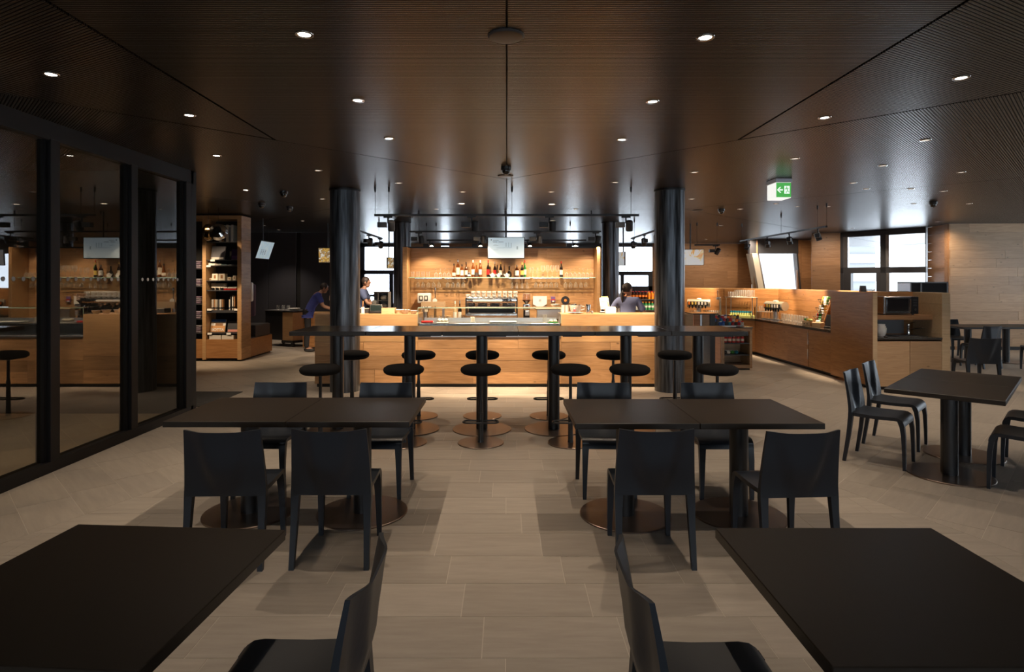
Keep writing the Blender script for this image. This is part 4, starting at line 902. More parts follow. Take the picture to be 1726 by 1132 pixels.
screen('pasta_screen', 'screen with a pasta picture partly hidden by the till end column', (wx(552, 14.2), 14.2, wz(430, 14.2)), .42, .36, R(12), R(8), M['food'])
screen('fruit_screen', 'screen with an orange and white food picture past the cooler end column', (wx(1164, 14.3), 14.3, wz(433.5, 14.3)), .62, .39, R(-10), R(6), M['fruit'])
screen('side_screen', 'narrow edge-on screen against the rear window on the shop side', (wx(659, 14.6), 14.6, wz(443, 14.6)), .30, .27, R(68), 0, M['food'])
screen('side_screen', 'narrow edge-on screen against the rear window by the woman', (wx(1047, 14.6), 14.6, wz(436, 14.6)), .36, .34, R(-74), 0, M['fruit'])
# ------------------------------------------------------------------ exit sign and ceiling fittings
ex_ = thing('exit_sign', 'green illuminated exit sign box hanging from the ceiling', 'exit sign', (wx(1321.5, 8), 8.0, CEIL))
sw = .10
MB().bb(-.112, .112, -.0, .30, -.055, -.001, .004).build('housing', M['alu'], ex_)
MB().bb(-sw, sw, .012, .29, -.262, -.056, .004).build('diffuser', glow('sign_white', (.92, .93, .88), .95), ex_)
gf = MB().bb(-sw+.002, sw-.002, .008, .012, -.252, -.060).build('green_face', glow('sign_green', (.075, .42, .085), .9), ex_)
M['sign_w'] = glow('sign_symbol', (.95, 1, .95), 1.0)
PX = Matrix.Translation((0, .008, -.155)) @ Matrix.Rotation(R(90), 4, 'X')
s = MB(); s.prism([(-.012, .009), (-.012, -.009), (-.058, -.009), (-.058, .009)], 0, .002, PX); s.prism([(-.09, 0), (-.052, .038), (-.036, .038), (-.066, .004), (-.066, -.004), (-.036, -.038), (-.052, -.038)], 0, .0021, PX); s.build('arrow', M['sign_w'], gf)
MB().prism([(.008, .052), (.008, -.052), (.078, -.052), (.078, .052)], 0, .002, PX).build('door_symbol', M['sign_w'], gf)
P2 = Matrix.Translation((0, .0055, -.155)) @ Matrix.Rotation(R(90), 4, 'X'); gm = gf.data.materials[0]
s = MB(); s.lathe([(0, 0), (.008, 0), (.008, .002), (0, .002)], P2 @ Vector((.036, .036, 0)), 12, Matrix.Rotation(R(90), 4, 'X'))
for pl in ([(.030, .026), (.046, .024), (.056, -.004), (.044, -.010)], [(.030, .026), (.014, .012), (.012, .004), (.018, .004), (.034, .016)], [(.046, .024), (.064, .010), (.070, .014), (.050, .030)],
           [(.044, -.010), (.030, -.022), (.024, -.046), (.032, -.046), (.040, -.026), (.056, -.006)], [(.054, -.008), (.062, -.024), (.078, -.026), (.078, -.034), (.056, -.032), (.046, -.012)]): s.prism(pl, 0, .002, P2)
s.build('running_figure', gm, gf)
def ceil_disc(px, py, r, label, name='ceiling_speaker'):
    x, y = ceil_pt(px, py); o = thing(name, label, 'speaker', (x, y, CEIL)); MB().lathe([(0, -.012), (r*.7, -.014), (r*.94, -.011), (r, -.004), (r, -.0005), (0, -.0005)], n=40).build('speaker_grille', M['black_metal'], o); MB().lathe([(r*.94, -.0125), (r*1.02, -.006), (r*1.02, -.0005)], n=40, cap=False).build('speaker_ring', M['dark_grey'], o)
ceil_disc(853, 60, .1, 'large round ceiling speaker on the centre joint near the viewer'); ceil_disc(852, 296, .1, 'round ceiling plate at the chevron tip'); ceil_disc(1176, 354, .1, 'flat ceiling plate behind the cooler end column')
def dome(px, py, label, flip=False):
    x, y = ceil_pt(px, py); o = thing('dome_camera', label, 'camera', (x, y, CEIL)); MB().lathe([(.062, -.0005), (.062, -.035), (.055, -.045), (0, -.045)], n=24).build('camera_base', M['black_plastic'], o); MB().ball((0, 0, -.045), .048, .048, .055).build('camera_dome', mat('dome_glass', (.02, .02, .022), .05, 0, .8), o)
dome(478, 322, 'dark dome camera on the ceiling, nearer the bar column'); dome(441, 342, 'dark dome camera on the ceiling, nearer the shop shelving'); dome(853, 281, 'dark dome camera on the ceiling at the centre joint'); dome(1573, 340, 'dark dome camera on the ceiling above the far dining tables'); dome(1216, 352, 'dark dome camera on the ceiling near the drinks counter track'); dome(488, 348, 'dark dome camera on the ceiling, farthest back by the shop')
# ------------------------------------------------------------------ drinks counter (two runs meeting at 45 degrees)
XC, YT, YN = 5.57, 13.43, 10.225
KN = .65*math.tan(R(22.5))
dcn = thing('drinks_counter', 'long oak drinks counter with dark stone top and tall splashback', 'counter', (XC, YT, 0))
T2 = 1.6
A0, A1, A2 = (XC-T2, YT+T2), (XC, YT), (XC, YN)
B0_, B1_, B2_ = (XC-T2+.46, YT+T2+.46), (XC+.65, YT+KN), (XC+.65, 9.76)
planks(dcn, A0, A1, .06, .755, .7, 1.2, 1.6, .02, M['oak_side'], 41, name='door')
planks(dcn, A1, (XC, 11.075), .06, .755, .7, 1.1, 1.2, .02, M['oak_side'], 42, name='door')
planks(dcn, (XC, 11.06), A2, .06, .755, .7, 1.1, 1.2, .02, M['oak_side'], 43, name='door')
k = math.sin(R(22.5))
def inset(d): return [(A0[0]+d*.7071, A0[1]+d*.7071), (XC+d, YT+d*math.tan(R(22.5))), (XC+d, YN+.002)]
def runpoly(d0, d1): return inset(d0)+inset(d1)[::-1]
MB().prism(runpoly(.021, .64), .06, .755).build('carcass', M['oak_dark'], dcn, world=True, smooth=0)
MB().prism(runpoly(.06, .6), 0, .06).build('plinth', M['black_wall'], dcn, world=True, smooth=0)
MB().prism(runpoly(-.012, .645), .757, .80).build('stone_worktop', M['stone_top'], dcn, world=True, smooth=0)
for z in (.69, .20):
    MB().bb(XC-.012, XC, 11.06, 11.078, z-.21*(z > .5), z+.0+(.19 if z < .5 else 0.0)).build('handle', M['steel'], dcn, world=True)
sp = thing('splashback', 'tall oak splashback wall behind the drinks counter', 'wall panel', (XC+.65, YT, 0))
planks(sp, (XC+.65, YT+KN), (XC+.65, YN-.0), .8, 1.45, .22, 1.6, 2.6, .02, M['oak_side'], 44)
planks(sp, B0_, (XC+.65, YT+KN), .8, 1.45, .22, 1.6, 2.6, .02, M['oak_side'], 45)
def sprun(d0, d1):
    t = math.tan(R(22.5)); P = lambda d: [(A0[0]+d*.7071, A0[1]+d*.7071), (XC+d, YT+d*t), (XC+d, 9.77)]
    return P(d0)+P(d1)[::-1]
MB().prism(sprun(.671, .73), 0, 1.45).build('core', M['oak_dark'], sp, world=True, smooth=0)
MB().prism(sprun(.652, .735), 1.4505, 1.47).build('cap_board', M['oak_plain'], sp, world=True, smooth=0)
def onc(px, d):
    """point on the worktop at depth d behind the front edge, seen in pixel column px"""
    k_ = (px-CX)/F; X = XC+d; Y = X/k_; Yb = YT+d*math.tan(R(22.5))
    if Y <= Yb: return (X, Y)
    a, b = X, Yb; t = (a-k_*b)/(1+k_); return (a-t, b+t)
ZD = .8005
def dput(name, label, cat, px, d, z=ZD, rz=None, group=None):
    x, y = onc(px, d); o = thing(name, label, cat, (x, y, z), group=group)
    o.rotation_euler[2] = rz if rz is not None else (R(-90) if x > XC+d-.001 else R(-45)); return o
def soda(px, label, rz):
    o = dput('drink_dispenser', label, 'drink dispenser', px, .33, rz=rz)
    MB().lathe([(.075, 0), (.065, .02), (.055, .03), (.055, .22)], n=24).build('column', M['alu'], o)
    h = MB().cyl((-.27, 0, .30), (.27, 0, .30), .098, n=28).build('head', mat('champagne', (.62, .56, .44), .3, .7) if 'champ' not in M else M['champ'], o)
    MB().bb(-.25, .22, -.115, -.06, .245, .345, .012).build('front_panel', M['black_plastic'], o)
    MB().lathe([(.06, .395), (.05, .42), (0, .425)], n=20).build('top_knob', M['cream'], o)
    cols = ['orange', 'yellow', 'yellow', 'paper', 'paper', 'cream']
    for i in range(6):
        x = -.215+i*.076; MB().bb(x-.022, x+.022, -.119, -.115, .265, .335, .003).build('flavour_label', M[cols[i]], o); MB().lathe([(.014, .18), (.018, .205), (.018, .245)], (x, -.085, 0), 12).build('nozzle', M['black_plastic'], o)
    MB().bb(-.26, .26, -.16, -.06, 0, .02, .004).build('drip_tray', M['steel'], o); return o
soda(1178, 'champagne-coloured drink dispenser facing the viewer beside the beer tap', R(-25)); soda(1308, 'champagne-coloured drink dispenser seen end-on beside the wire basket stand', R(-72))
bt = dput('beer_tap', 'tall chrome beer tap standing alone on the drinks counter', 'tap', 1214, .3, rz=R(-20)); MB().lathe([(.05, 0), (.045, .015), (.026, .03), (.026, .42), (.032, .44), (.03, .47), (0, .48)], n=20).build('column', M['chrome'], bt); MB().cyl((0, 0, .44), (-.09, -.03, .42), .018, .014, 10).build('spout', M['chrome'], bt); MB().cyl((-.05, -.02, .45), (-.06, -.02, .62), .010, .014, 10).build('handle', M['steel'], bt); MB().lathe([(.036, 0), (.036, .012), (0, .012)], (-.05, -.035, .43), 16, Matrix.Rotation(R(90), 4, 'X')).build('badge', M['porcelain'], bt)
tw = Rep(tumbler('x', .13, .031))
def row(pxs, d, where, group, z=ZD):
    for i, px in enumerate(pxs): x, y = onc(px, d); tw.at((x, y, z), 0, '%s tall tumbler in the %s' % (ORD[i], where), group)
row([1164, 1169, 1174], .2, 'short row under the first drink dispenser', 'tumblers under the dispenser')
row([1188+i*3.2 for i in range(8)], .48, 'rear row between dispenser and beer tap', 'tumblers by the beer tap'); row([1187+i*3.4 for i in range(8)], .40, 'front row between dispenser and beer tap', 'tumblers by the beer tap')
for j, d in enumerate((.56, .48, .40)): row([1319+j*.7+i*4.4 for i in range(10)], d, ['rear', 'middle', 'front'][j]+' row before the wire basket stand', 'tumblers before the basket stand')
# shelf rack with glasses on top
pa, pb = onc(1228, .38), onc(1272, .38); an = math.atan2(pb[1]-pa[1], pb[0]-pa[0]); Lr = math.hypot(pb[0]-pa[0], pb[1]-pa[1])
rk2 = thing('glass_rack', 'light metal rack carrying tumblers above the teal bottle tray', 'rack', ((pa[0]+pb[0])/2, (pa[1]+pb[1])/2, ZD)); rk2.rotation_euler[2] = an
for sx in (-1, 1):
    for sy in (-.13, .13): MB().bb(sx*Lr/2-.009, sx*Lr/2+.009, sy-.009, sy+.009, 0, .46).build('post', M['alu'], rk2)
MB().bb(-Lr/2-.02, Lr/2+.02, -.15, .15, .46, .472).build('shelf_board', M['glassware'], rk2); MB().bb(-Lr/2-.02, Lr/2+.02, -.153, -.15, .455, .475).build('shelf_edge', M['ledge'], rk2)
for j, sy in enumerate((-.08, .06)):
    for i in range(11):
        v = Vector((-Lr/2+.06+i*(Lr-.12)/10, sy, 0)); x = rk2.location.x+v.x*math.cos(an)-v.y*math.sin(an); y = rk2.location.y+v.x*math.sin(an)+v.y*math.cos(an)
        c = tw.at((x, y, ZD+.4725), 0, '%s tumbler on top of the metal rack, %s row' % (ORD[i], ['front', 'rear'][j]), 'tumblers on the metal rack'); c.scale = (1.05, 1.05, 1.25 if i > 2 else .95)
tt = thing('bottle_tray', 'yellow-green tray of teal-capped little bottles under the rack', 'tray', (rk2.location.x, rk2.location.y, ZD)); tt.rotation_euler[2] = an
M['lime'] = mat('lime', (.55, .60, .22), .5)
MB().bb(-Lr/2+.04, Lr/2-.04, -.11, .11, 0, .05, .004).build('tray_body', M['lime'], tt)
tbt = thing('little_bottle', 'x', 'bottle'); MB().lathe([(.025, 0), (.026, .05), (.012, .075), (0, .075)], n=14).build('bottle_body', M['lime'], tbt); MB().lathe([(.024, .052), (.024, .09), (0, .09)], n=14).build('cap', M['teal'], tbt); tbt = Rep(tbt)
for j, sy in enumerate((-.06, .05)):
    for i in range(9):
        v = Vector((-Lr/2+.09+i*(Lr-.18)/8, sy, 0)); tbt.at((tt.location.x+v.x*math.cos(an)-v.y*math.sin(an), tt.location.y+v.x*math.sin(an)+v.y*math.cos(an), ZD+.0505), 0, '%s teal-capped little bottle in the %s row under the rack' % (ORD[i], ['front', 'rear'][j]), 'teal-capped little bottles')
sm = dput('cup_shelf', 'small metal step shelf with glasses behind the second dispenser', 'shelf', 1291, .35, rz=R(-60))
MB().bb(-.2, .2, -.1, .1, .14, .15).build('shelf_board', M['alu'], sm)
for sx in (-.19, .19): MB().bb(sx-.006, sx+.006, -.09, .09, 0, .14).build('shelf_leg', M['alu'], sm)
for i in range(5):
    v = -.15+i*.075; a = R(-60); tw.at((sm.location.x+v*math.cos(a), sm.location.y+v*math.sin(a), ZD+.1505), 0, '%s glass on the small step shelf by the second dispenser' % ORD[i], 'glasses on the step shelf')
    tw.at((sm.location.x+v*math.cos(a), sm.location.y+v*math.sin(a), ZD), 0, '%s glass under the small step shelf by the second dispenser' % ORD[i], 'glasses below the step shelf')
# sloped wooden stand with three wire baskets of packets
bsn = dput('basket_stand', 'wooden stand with three tilted wire baskets of packets', 'basket stand', 1382, .36, rz=R(-75))
MB().prism([(.02, 0), (.28, 0), (.28, .52), (.24, .54)], -.008, .012, Matrix.Translation((.14, 0, 0)) @ Matrix.Rotation(R(90), 4, 'X')).build('side_board', M['oak_side'], bsn)
MB().bb(.0, .42, -.16, .16, 0, .02).build('foot_board', M['black_plastic'], bsn); MB().box((.30, .02, .27), (.02, .28, .50), 0, 0, 0, R(24)).build('back_board', M['oak_side'], bsn)
pkc = ['cream', 'paper', 'orange', 'yellow', 'paper', 'red', 'green', 'cream']; rn = random.Random(12)
for k_, z in enumerate((.08, .24, .40)):
    cx_ = .02+.06*k_; w = MB()
    for zz_, rr in ((z, .07), (z+.05, .10), (z+.10, .13)): w.tube([(cx_+rr*math.cos(a), rr*1.05*math.sin(a), zz_) for a in [i*PI/8 for i in range(16)]], .004, 5, True)
    for i in range(10): a = i*PI/5; w.cyl((cx_+.07*math.cos(a), .07*math.sin(a), z), (cx_+.13*math.cos(a), .137*math.sin(a), z+.10), .003, n=5)
    w.cyl((cx_+.07, 0, z+.01), (cx_+.24, 0, z+.01), .006, n=6); w.lathe([(0, z), (.07, z), (.07, z+.004), (0, z+.004)], (cx_, 0, 0), 16)
    w.build('wire_basket', M['steel'], bsn)
    for i in range(7):
        a = i*2*PI/7; v = Vector((cx_+.05*math.cos(a), .06*math.sin(a), 0)); A = R(-75)
        o = thing('snack_packet', '%s packet in the %s wire basket' % (ORD[i], ['lowest', 'middle', 'top'][k_]), 'packet', (bsn.location.x+v.x*math.cos(A)-v.y*math.sin(A), bsn.location.y+v.x*math.sin(A)+v.y*math.cos(A), ZD+z+.005), group='packets in the wire baskets')
        MB().box((0, 0, .075), (.05, .022, .15), a, .008, R(rn.uniform(-18, 18)), R(rn.uniform(-18, 18))).build('wrapper', M[pkc[(i+k_*3) % 8]], o)
for px, d, lb in ((1366, .2, 'kraft box with two round holes at the foot of the basket stand'), (1383, .18, 'plain kraft box beside the box with two round holes')):
    o = dput('kraft_box', lb, 'box', px-4, d-.04, rz=R(-62)); MB().bb(-.085, .085, -.06, .06, 0, .085, .004).build('box_body', M['oak_pale'], o)
    if px < 1370:
        h_ = MB(); [h_.lathe([(0, 0), (.012, 0), (.012, .003), (0, .003)], (x, -.062, .035), 12, Matrix.Rotation(R(90), 4, 'X')) for x in (-.035, .025)]; h_.build('punched_holes', M['black_plastic'], o)
    else: MB().bb(-.086, .086, -.005, .005, .084, .0865).build('tape', M['paper'], o)
for i, (px, col, dz) in enumerate(((1364, 'green', 0), (1368, 'yellow', 0.0), (1372, 'lime', 0))):
    o = dput('salad_pack', '%s leafy packet lying on the box with two round holes' % ORD[i], 'packet', px-5.5, .16, z=ZD+.0855, group='leafy packets'); MB().ball((0, 0, .025), .05, .035, .025, 10, 7).build('packet_body', M[col], o)
o = dput('round_cheese', 'pale round piece lying on the plain kraft box', 'food', 1379, .14, z=ZD+.0855); MB().lathe([(.04, 0), (.045, .02), (.03, .04), (0, .045)]).build('round_body', M['cream'], o)
ps = dput('card_terminal', 'black payment terminal at the end of the drinks counter', 'payment terminal', 1398, .22, rz=R(-60)); MB().bb(-.07, .07, -.06, .08, 0, .03, .006).build('base', M['black_plastic'], ps); MB().box((0, .03, .14), (.17, .02, .20), 0, .005, R(-15)).build('screen', M['black_plastic'], ps); MB().cyl((0, .04, .02), (0, .04, .12), .015, n=8).build('stand', M['dark_grey'], ps)
# ------------------------------------------------------------------ kitchenette at the end of the drinks counter
YK0 = 9.05
kt = thing('kitchenette', 'oak kitchenette block with sink niche and two pale cupboard doors', 'cabinet', (6.1, YK0, 0))
XL, XR = 5.53, 6.70; xa, xb = 5.595, 6.575
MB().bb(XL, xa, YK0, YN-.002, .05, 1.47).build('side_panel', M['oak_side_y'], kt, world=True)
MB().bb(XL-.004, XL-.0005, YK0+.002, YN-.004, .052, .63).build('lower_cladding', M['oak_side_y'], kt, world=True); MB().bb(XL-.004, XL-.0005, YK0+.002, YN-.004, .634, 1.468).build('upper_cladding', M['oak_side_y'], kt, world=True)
zs_ = [.05, .32, .57, .84, 1.12, 1.30, 1.47]
for a, b in zip(zs_, zs_[1:]): MB().bb(xb, XR, YK0, 9.72, a, b-.002).build('end_post', M['oak_pale'], kt, world=True)
for a, b in zip(zs_, zs_[1:]): MB().bb(XL-.001, xa+.0, YK0-.006, YK0-.0005, a, b-.002).build('front_edge', M['oak_pale'], kt, world=True)
MB().bb(xa, xb, 9.70, 9.75, .05, 1.47).build('niche_back', M['oak_side'], kt, world=True)
MB().bb(XL+.03, XR-.03, YK0+.05, 9.7, 0, .05).build('plinth', M['black_wall'], kt, world=True)
xm = wx(1533.7, YK0)
for a, b in ((xa+.004, xm-.004), (xm+.004, xb-.004)): MB().bb(a, b, YK0-.0, YK0+.02, .055, .735).build('door', M['oak_light'], kt, world=True)
MB().bb(xa+.002, xb-.002, YK0+.022, 9.69, .05, .735).build('carcass', M['oak_dark'], kt, world=True)
MB().bb(xa+.001, xb-.001, YK0-.012, 9.699, .758, .79, .003).build('worktop', M['stone_top'], kt, world=True); MB().bb(xa+.001, xb-.001, YK0-.015, YK0-.0125, .775, .793).build('worktop_edge', M['steel'], kt, world=True)
MB().bb(xa+.002, wx(1523, 9.69), 9.682, 9.699, .80, 1.05).build('splash_panel', M['grey'], kt, world=True)
MB().bb(xa+.001, xb-.001, 9.25, 9.699, 1.05, 1.12).build('niche_shelf', M['oak_dark'], kt, world=True)
MB().bb(6.02, 6.46, 9.18, 9.5, .7905, .797).build('sink', M['steel'], kt, world=True); MB().bb(6.05, 6.43, 9.21, 9.47, .797, .7975).build('sink_bowl', M['dark_grey'], kt, world=True)
fcx = wx(1532, 9.55); fc = MB().lathe([(.026, 0), (.022, .02), (.02, .13), (.026, .15), (.022, .17), (0, .175)], (fcx, 9.56, .791), 16).build('tap_body', M['chrome'], kt, world=True)
MB().tube([(fcx, 9.55, .88), (fcx+.08, 9.46, .905), (fcx+.13, 9.40, .915), (fcx+.135, 9.39, .895)], [.013, .012, .012, .012], 8).build('tap_spout', M['chrome'], kt, world=True); MB().tube([(fcx, 9.56, .96), (fcx+.02, 9.52, .985), (fcx+.05, 9.47, 1.0)], .007, 6).build('tap_lever', M['chrome'], kt, world=True)
mw = thing('microwave', 'steel and black microwave oven on the niche shelf', 'microwave', (wx(1516, 9.3), 9.47, 1.1205))
w_ = .27
MB().bb(-w_, w_, -.2, .2, .015, .285, .005).build('case', M['steel'], mw)
MB().bb(-w_+.02, .15, -.214, -.2, .02, .28, .004).build('door', M['steel'], mw); d_ = MB().bb(-w_+.045, .11, -.217, -.2142, .06, .25, .01).build('door_window', mat('micro_glass', (.02, .018, .02), .1), mw)
MB().bb(.155, w_, -.208, -.2, .02, .28).build('control_panel', M['black_plastic'], mw); MB().tube([(.135, -.215, .04), (.135, -.235, .06), (.135, -.235, .24), (.135, -.215, .26)], .007, 6).build('handle', M['chrome'], mw)
MB().lathe([(.022, 0), (.02, .012), (0, .012)], (.215, -.208, .085), 18, Matrix.Rotation(R(90), 4, 'X')).build('dial', M['steel'], mw)
for z in (.23, .19, .15): MB().bb(.185, .245, -.2105, -.208, z-.01, z+.01).build('key', M['dark_grey'], mw)
for x in (-.22, .22):
    for y in (-.15, .15): MB().cyl((x, y, 0), (x, y, .016), .016, n=10).build('foot', M['black_plastic'], mw)
for i in range(3):
    o = thing('mixing_bowl', '%s of three nested pale bowls beside the sink, counted upwards' % ORD[i], 'bowl', (wx(1486, 9.3), 9.32, .7905+.035*i), group='nested pale bowls'); MB().lathe([(.05, 0), (.075, .05), (.082, .13), (.079, .13), (.07, .045), (0, .03)], n=28).build('bowl_body', M['porcelain'], o, smooth=60); o.scale = (1-.13*i, 1-.13*i, 1-.05*i)
o = thing('spoon_rest', 'small steel dish beside the nested pale bowls', 'dish', (wx(1492, 9.15), 9.14, .7905)); MB().lathe([(.02, 0), (.032, .015), (.03, .017), (0, .004)]).build('dish_body', M['steel'], o)
ac = thing('aluminium_case', 'dark panelled case with aluminium edges standing behind the kitchenette', 'case', (wx(1558, 10.35), 10.4, 0))
z1 = wz(475, 10.3); hw_ = (wx(1590, 10.3)-wx(1526, 10.3))/2
MB().bb(-hw_+.01, hw_-.01, -.16, .16, .02, z1-.01).build('panel', M['black_plastic'], ac)
for x in (-hw_, -hw_+.18, hw_-.022): MB().bb(x, x+.022, -.172, .172, 0, z1).build('edge_profile', M['alu'], ac)
MB().bb(-hw_, hw_, -.172, .172, z1-.02, z1+.002).build('edge_profile', M['alu'], ac)
zt_ = 1.4705
o = thing('menu_card', 'dark folded card standing on top of the oak end panel', 'card', (wx(1453, 9.8), 9.76, zt_)); MB().box((0, 0, .05), (.10, .004, .10), R(8), 0, R(-10)).build('card_front', M['dark_grey'], o); MB().box((0, .035, .05), (.10, .004, .10), R(8), 0, R(10)).build('card_rear', M['paper'], o)
o = thing('glass_dish', 'shallow clear dish beside the folded card on the oak block', 'dish', (wx(1463, 9.8), 9.745, zt_)); MB().lathe([(.04, 0), (.085, .04), (.082, .042), (.035, .006), (0, .006)]).build('dish_body', M['glassware'], o)
o = thing('flat_tray', 'flat grey tray lying on top of the oak block above the microwave', 'tray', (wx(1514, 9.73), 9.73, zt_)); MB().bb(-.17, .17, -.02, .02, 0, .012, .003).build('tray_body', M['alu'], o); MB().bb(-.15, .15, -.015, .015, .012, .014).build('tray_inlay', M['dark_grey'], o)
# ------------------------------------------------------------------ snack stand with cans
SX0, SX1, SY0, SY1 = wx(1217, 11.1), wx(1268, 11.1), 11.1, 12.2
sn = thing('snack_stand', 'open oak stand with red cans, between bar and drinks counter', 'stand', ((SX0+SX1)/2, 11.65, 0))
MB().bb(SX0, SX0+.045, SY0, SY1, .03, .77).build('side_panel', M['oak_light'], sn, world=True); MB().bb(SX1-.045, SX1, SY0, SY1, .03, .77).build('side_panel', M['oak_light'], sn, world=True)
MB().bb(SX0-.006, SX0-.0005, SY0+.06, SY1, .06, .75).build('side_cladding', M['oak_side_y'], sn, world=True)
MB().bb(SX0+.045, SX1-.045, SY0, SY1, .03, .085).build('bottom_board', M['oak_light'], sn, world=True); MB().bb(SX0+.045, SX1-.045, SY0, SY1, .72, .77).build('top_rail', M['oak_light'], sn, world=True)
MB().bb(SX0-.01, SX1+.01, SY0-.012, SY1, .771, .795, .003).build('worktop', M['stone_top'], sn, world=True); MB().bb(SX0+.045, SX1-.045, SY0+.45, SY0+.47, .085, .72).build('back_panel', M['oak_light'], sn, world=True)
for z in (wz(577.5, 11.15), wz(597, 11.15)): MB().bb(SX0+.046, SX1-.046, SY0+.02, SY0+.449, z-.018, z).build('shelf_board', M['dark_grey'], sn, world=True)
MB().bb(SX0+.03, SX1-.03, SY0+.04, SY1-.03, 0, .03).build('plinth', M['black_wall'], sn, world=True)
for i in range(6): z = .33-(i % 3)*.035-(.14 if i > 2 else 0)+.16; MB().bb(SX0-.0075, SX0-.006, SY1-.34, SY1-.08, z, z+.012).build('vent_slot', M['black_wall'], sn, world=True)
can = thing('drink_can', 'x', 'can'); MB().lathe([(.026, 0), (.033, .008), (.033, .10), (.026, .115), (0, .112)], n=20).build('can_body', M['red'], can); MB().lathe([(.0335, .03), (.0335, .075)], n=20).build('swirl_band', M['cream'], can); MB().lathe([(.027, .113), (.027, .118), (.02, .118), (.02, .114)], n=16).build('can_rim', M['steel'], can); can = Rep(can)
zc1 = wz(577.5, 11.15)+.0005
for i in range(5): can.at((SX0+.095+i*.079, SY0+.09, zc1), R(20*i), '%s red drink can in the front row of the snack stand' % ORD[i], 'red drink cans')
zc2 = wz(597, 11.15)+.0005
for i, (x, cl) in enumerate(((.085, 'dark_grey'), (.15, 'paper'), (.225, 'green'), (.30, 'teal'))):
    o = thing('snack_bag', ['dark purple-black', 'white and violet', 'green', 'teal green'][i]+' snack bag on the lower shelf of the snack stand', 'bag', (SX0+x, SY0+.10, zc2)); MB().ball((0, 0, .035), .042, .05, .034, 12, 8).build('bag_body', M[cl], o); MB().box((0, .0, .068), (.07, .01, .012), R(10)).build('bag_seal', M['paper'], o)
ZT2 = .7955
rc = thing('candy_rack', 'clear stepped rack of colourful sweets on the snack stand', 'rack', ((SX0+SX1)/2-.12, 11.5, ZT2))
for s in (-.36, .0, .36): MB().prism([(-.12, 0), (.22, 0), (.22, .16), (.16, .16), (-.12, .05)], s-.003, s+.003, Matrix.Rotation(R(90), 4, 'Z') @ Matrix.Rotation(R(90), 4, 'X')).build('clear_divider', M['clear_glass'], rc, smooth=0)
MB().bb(-.36, .36, -.13, -.126, 0, .06).build('clear_front', M['clear_glass'], rc, smooth=0); MB().bb(-.36, .36, -.125, .22, 0, .006).build('base_board', M['alu'], rc)
rn = random.Random(5); cc = ['orange', 'oak_pale', 'yellow', 'dark_grey', 'blue', 'blue', 'dark_grey', 'teal', 'red', 'dark_grey', 'red', 'paper']
for j in range(3):
    for i in range(12):
        x = -.33+i*.06; y = -.08+j*.11
        o = thing('sweet_pack', '%s pack of the %s step in the clear sweets rack' % (ORD[i], ['front', 'middle', 'rear'][j]), 'sweets', (rc.location.x+x, 11.5+y, ZT2+.0065), group='packs in the sweets rack'); hh_ = .06+j*.055
        MB().bb(-.026, .026, -.035, .035, 0, hh_, .006).build('pack_body', M[cc[(i+(j*2 if j else 0)) % 12]], o); MB().box((0, -.02, hh_+.006), (.046, .05, .012), R(rn.uniform(-20, 20)), .003, R(-25)).build('pack_top', M[cc[(i*5+j+3) % 12]], o)
o = thing('newspaper', 'folded papers lying at the near edge of the snack stand', 'newspaper', (SX0+.0+.12, 11.17, ZT2)); MB().box((0, 0, .006), (.30, .10, .011), R(3)).build('folded_sheets', M['paper'], o); MB().box((.02, .005, .0135), (.26, .08, .004), R(-4)).build('front_page', M['alu'], o)
# side cash desk at the end of the bar island
sd = thing('side_desk', 'small oak desk with dark top at the cooler end of the bar', 'desk', (3.5, 10.75, 0)); MB().bb(3.31, 3.42, 10.6, 11.05, .0, 1.05).build('desk_body', M['oak_side'], sd, world=True); MB().bb(3.28, 3.74, 10.57, 11.08, 1.051, 1.075).build('desk_top', M['stone_top'], sd, world=True); MB().bb(3.425, 3.455, 10.6, 10.64, 0, 1.05).build('desk_leg', M['alu'], sd, world=True); MB().bb(3.47, 3.60, 10.63, 11.0, .80, 1.05).build('drawer_box', M['oak_light'], sd, world=True); MB().bb(3.61, 3.70, 10.63, 11.0, 0, 1.05).build('end_panel', M['black_plastic'], sd, world=True)
# ------------------------------------------------------------------ bottle cooler behind the woman
cl = thing('bottle_cooler', 'open shelf of soft drink bottles behind the woman in blue', 'cooler', (3.62, 15.75, 0))
MB().bb(2.95, 4.25, 15.95, 16.0, 0, 1.32).build('rear_panel', M['oak'], cl, world=True)
for x in (2.95, 4.22): MB().bb(x, x+.03, 15.55, 15.95, 0, 1.32).build('side_panel', M['oak_plain'], cl, world=True)
for z in (wz(522, 15.6), wz(504, 15.6)): MB().bb(2.98, 4.22, 15.55, 15.95, z-.02, z).build('shelf_board', M['dark_grey'], cl, world=True)
MB().bb(2.98, 4.22, 15.55, 15.95, 0, .5).build('base', M['dark_grey'], cl, world=True)
M['juice'] = mat('juice', (.85, .33, .03), .2); M['cola'] = mat('cola', (.05, .018, .012), .12); M['soda_green'] = mat('soda_green', (.06, .33, .12), .15); M['soda_clear'] = mat('soda_clear', (.55, .58, .56), .15)
sb = {}
for kname, bcol, ccol in (('juice', 'juice', 'red'), ('cola', 'cola', 'red'), ('green', 'soda_green', 'orange'), ('clear', 'soda_clear', 'red')):
    o = thing('drink_bottle', 'x', 'bottle'); MB().lathe([(.030, 0), (.033, .02), (.031, .08), (.033, .12), (.014, .18), (.014, .19), (0, .19)], n=14).build('bottle_body', M[bcol], o); MB().lathe([(.017, .185), (.017, .212), (0, .212)], n=12).build('cap', M[ccol], o); MB().lathe([(.0335, .06), (.0335, .11)], n=14).build('label', M['orange' if kname in ('juice', 'cola') else 'paper'], o); sb[kname] = Rep(o)
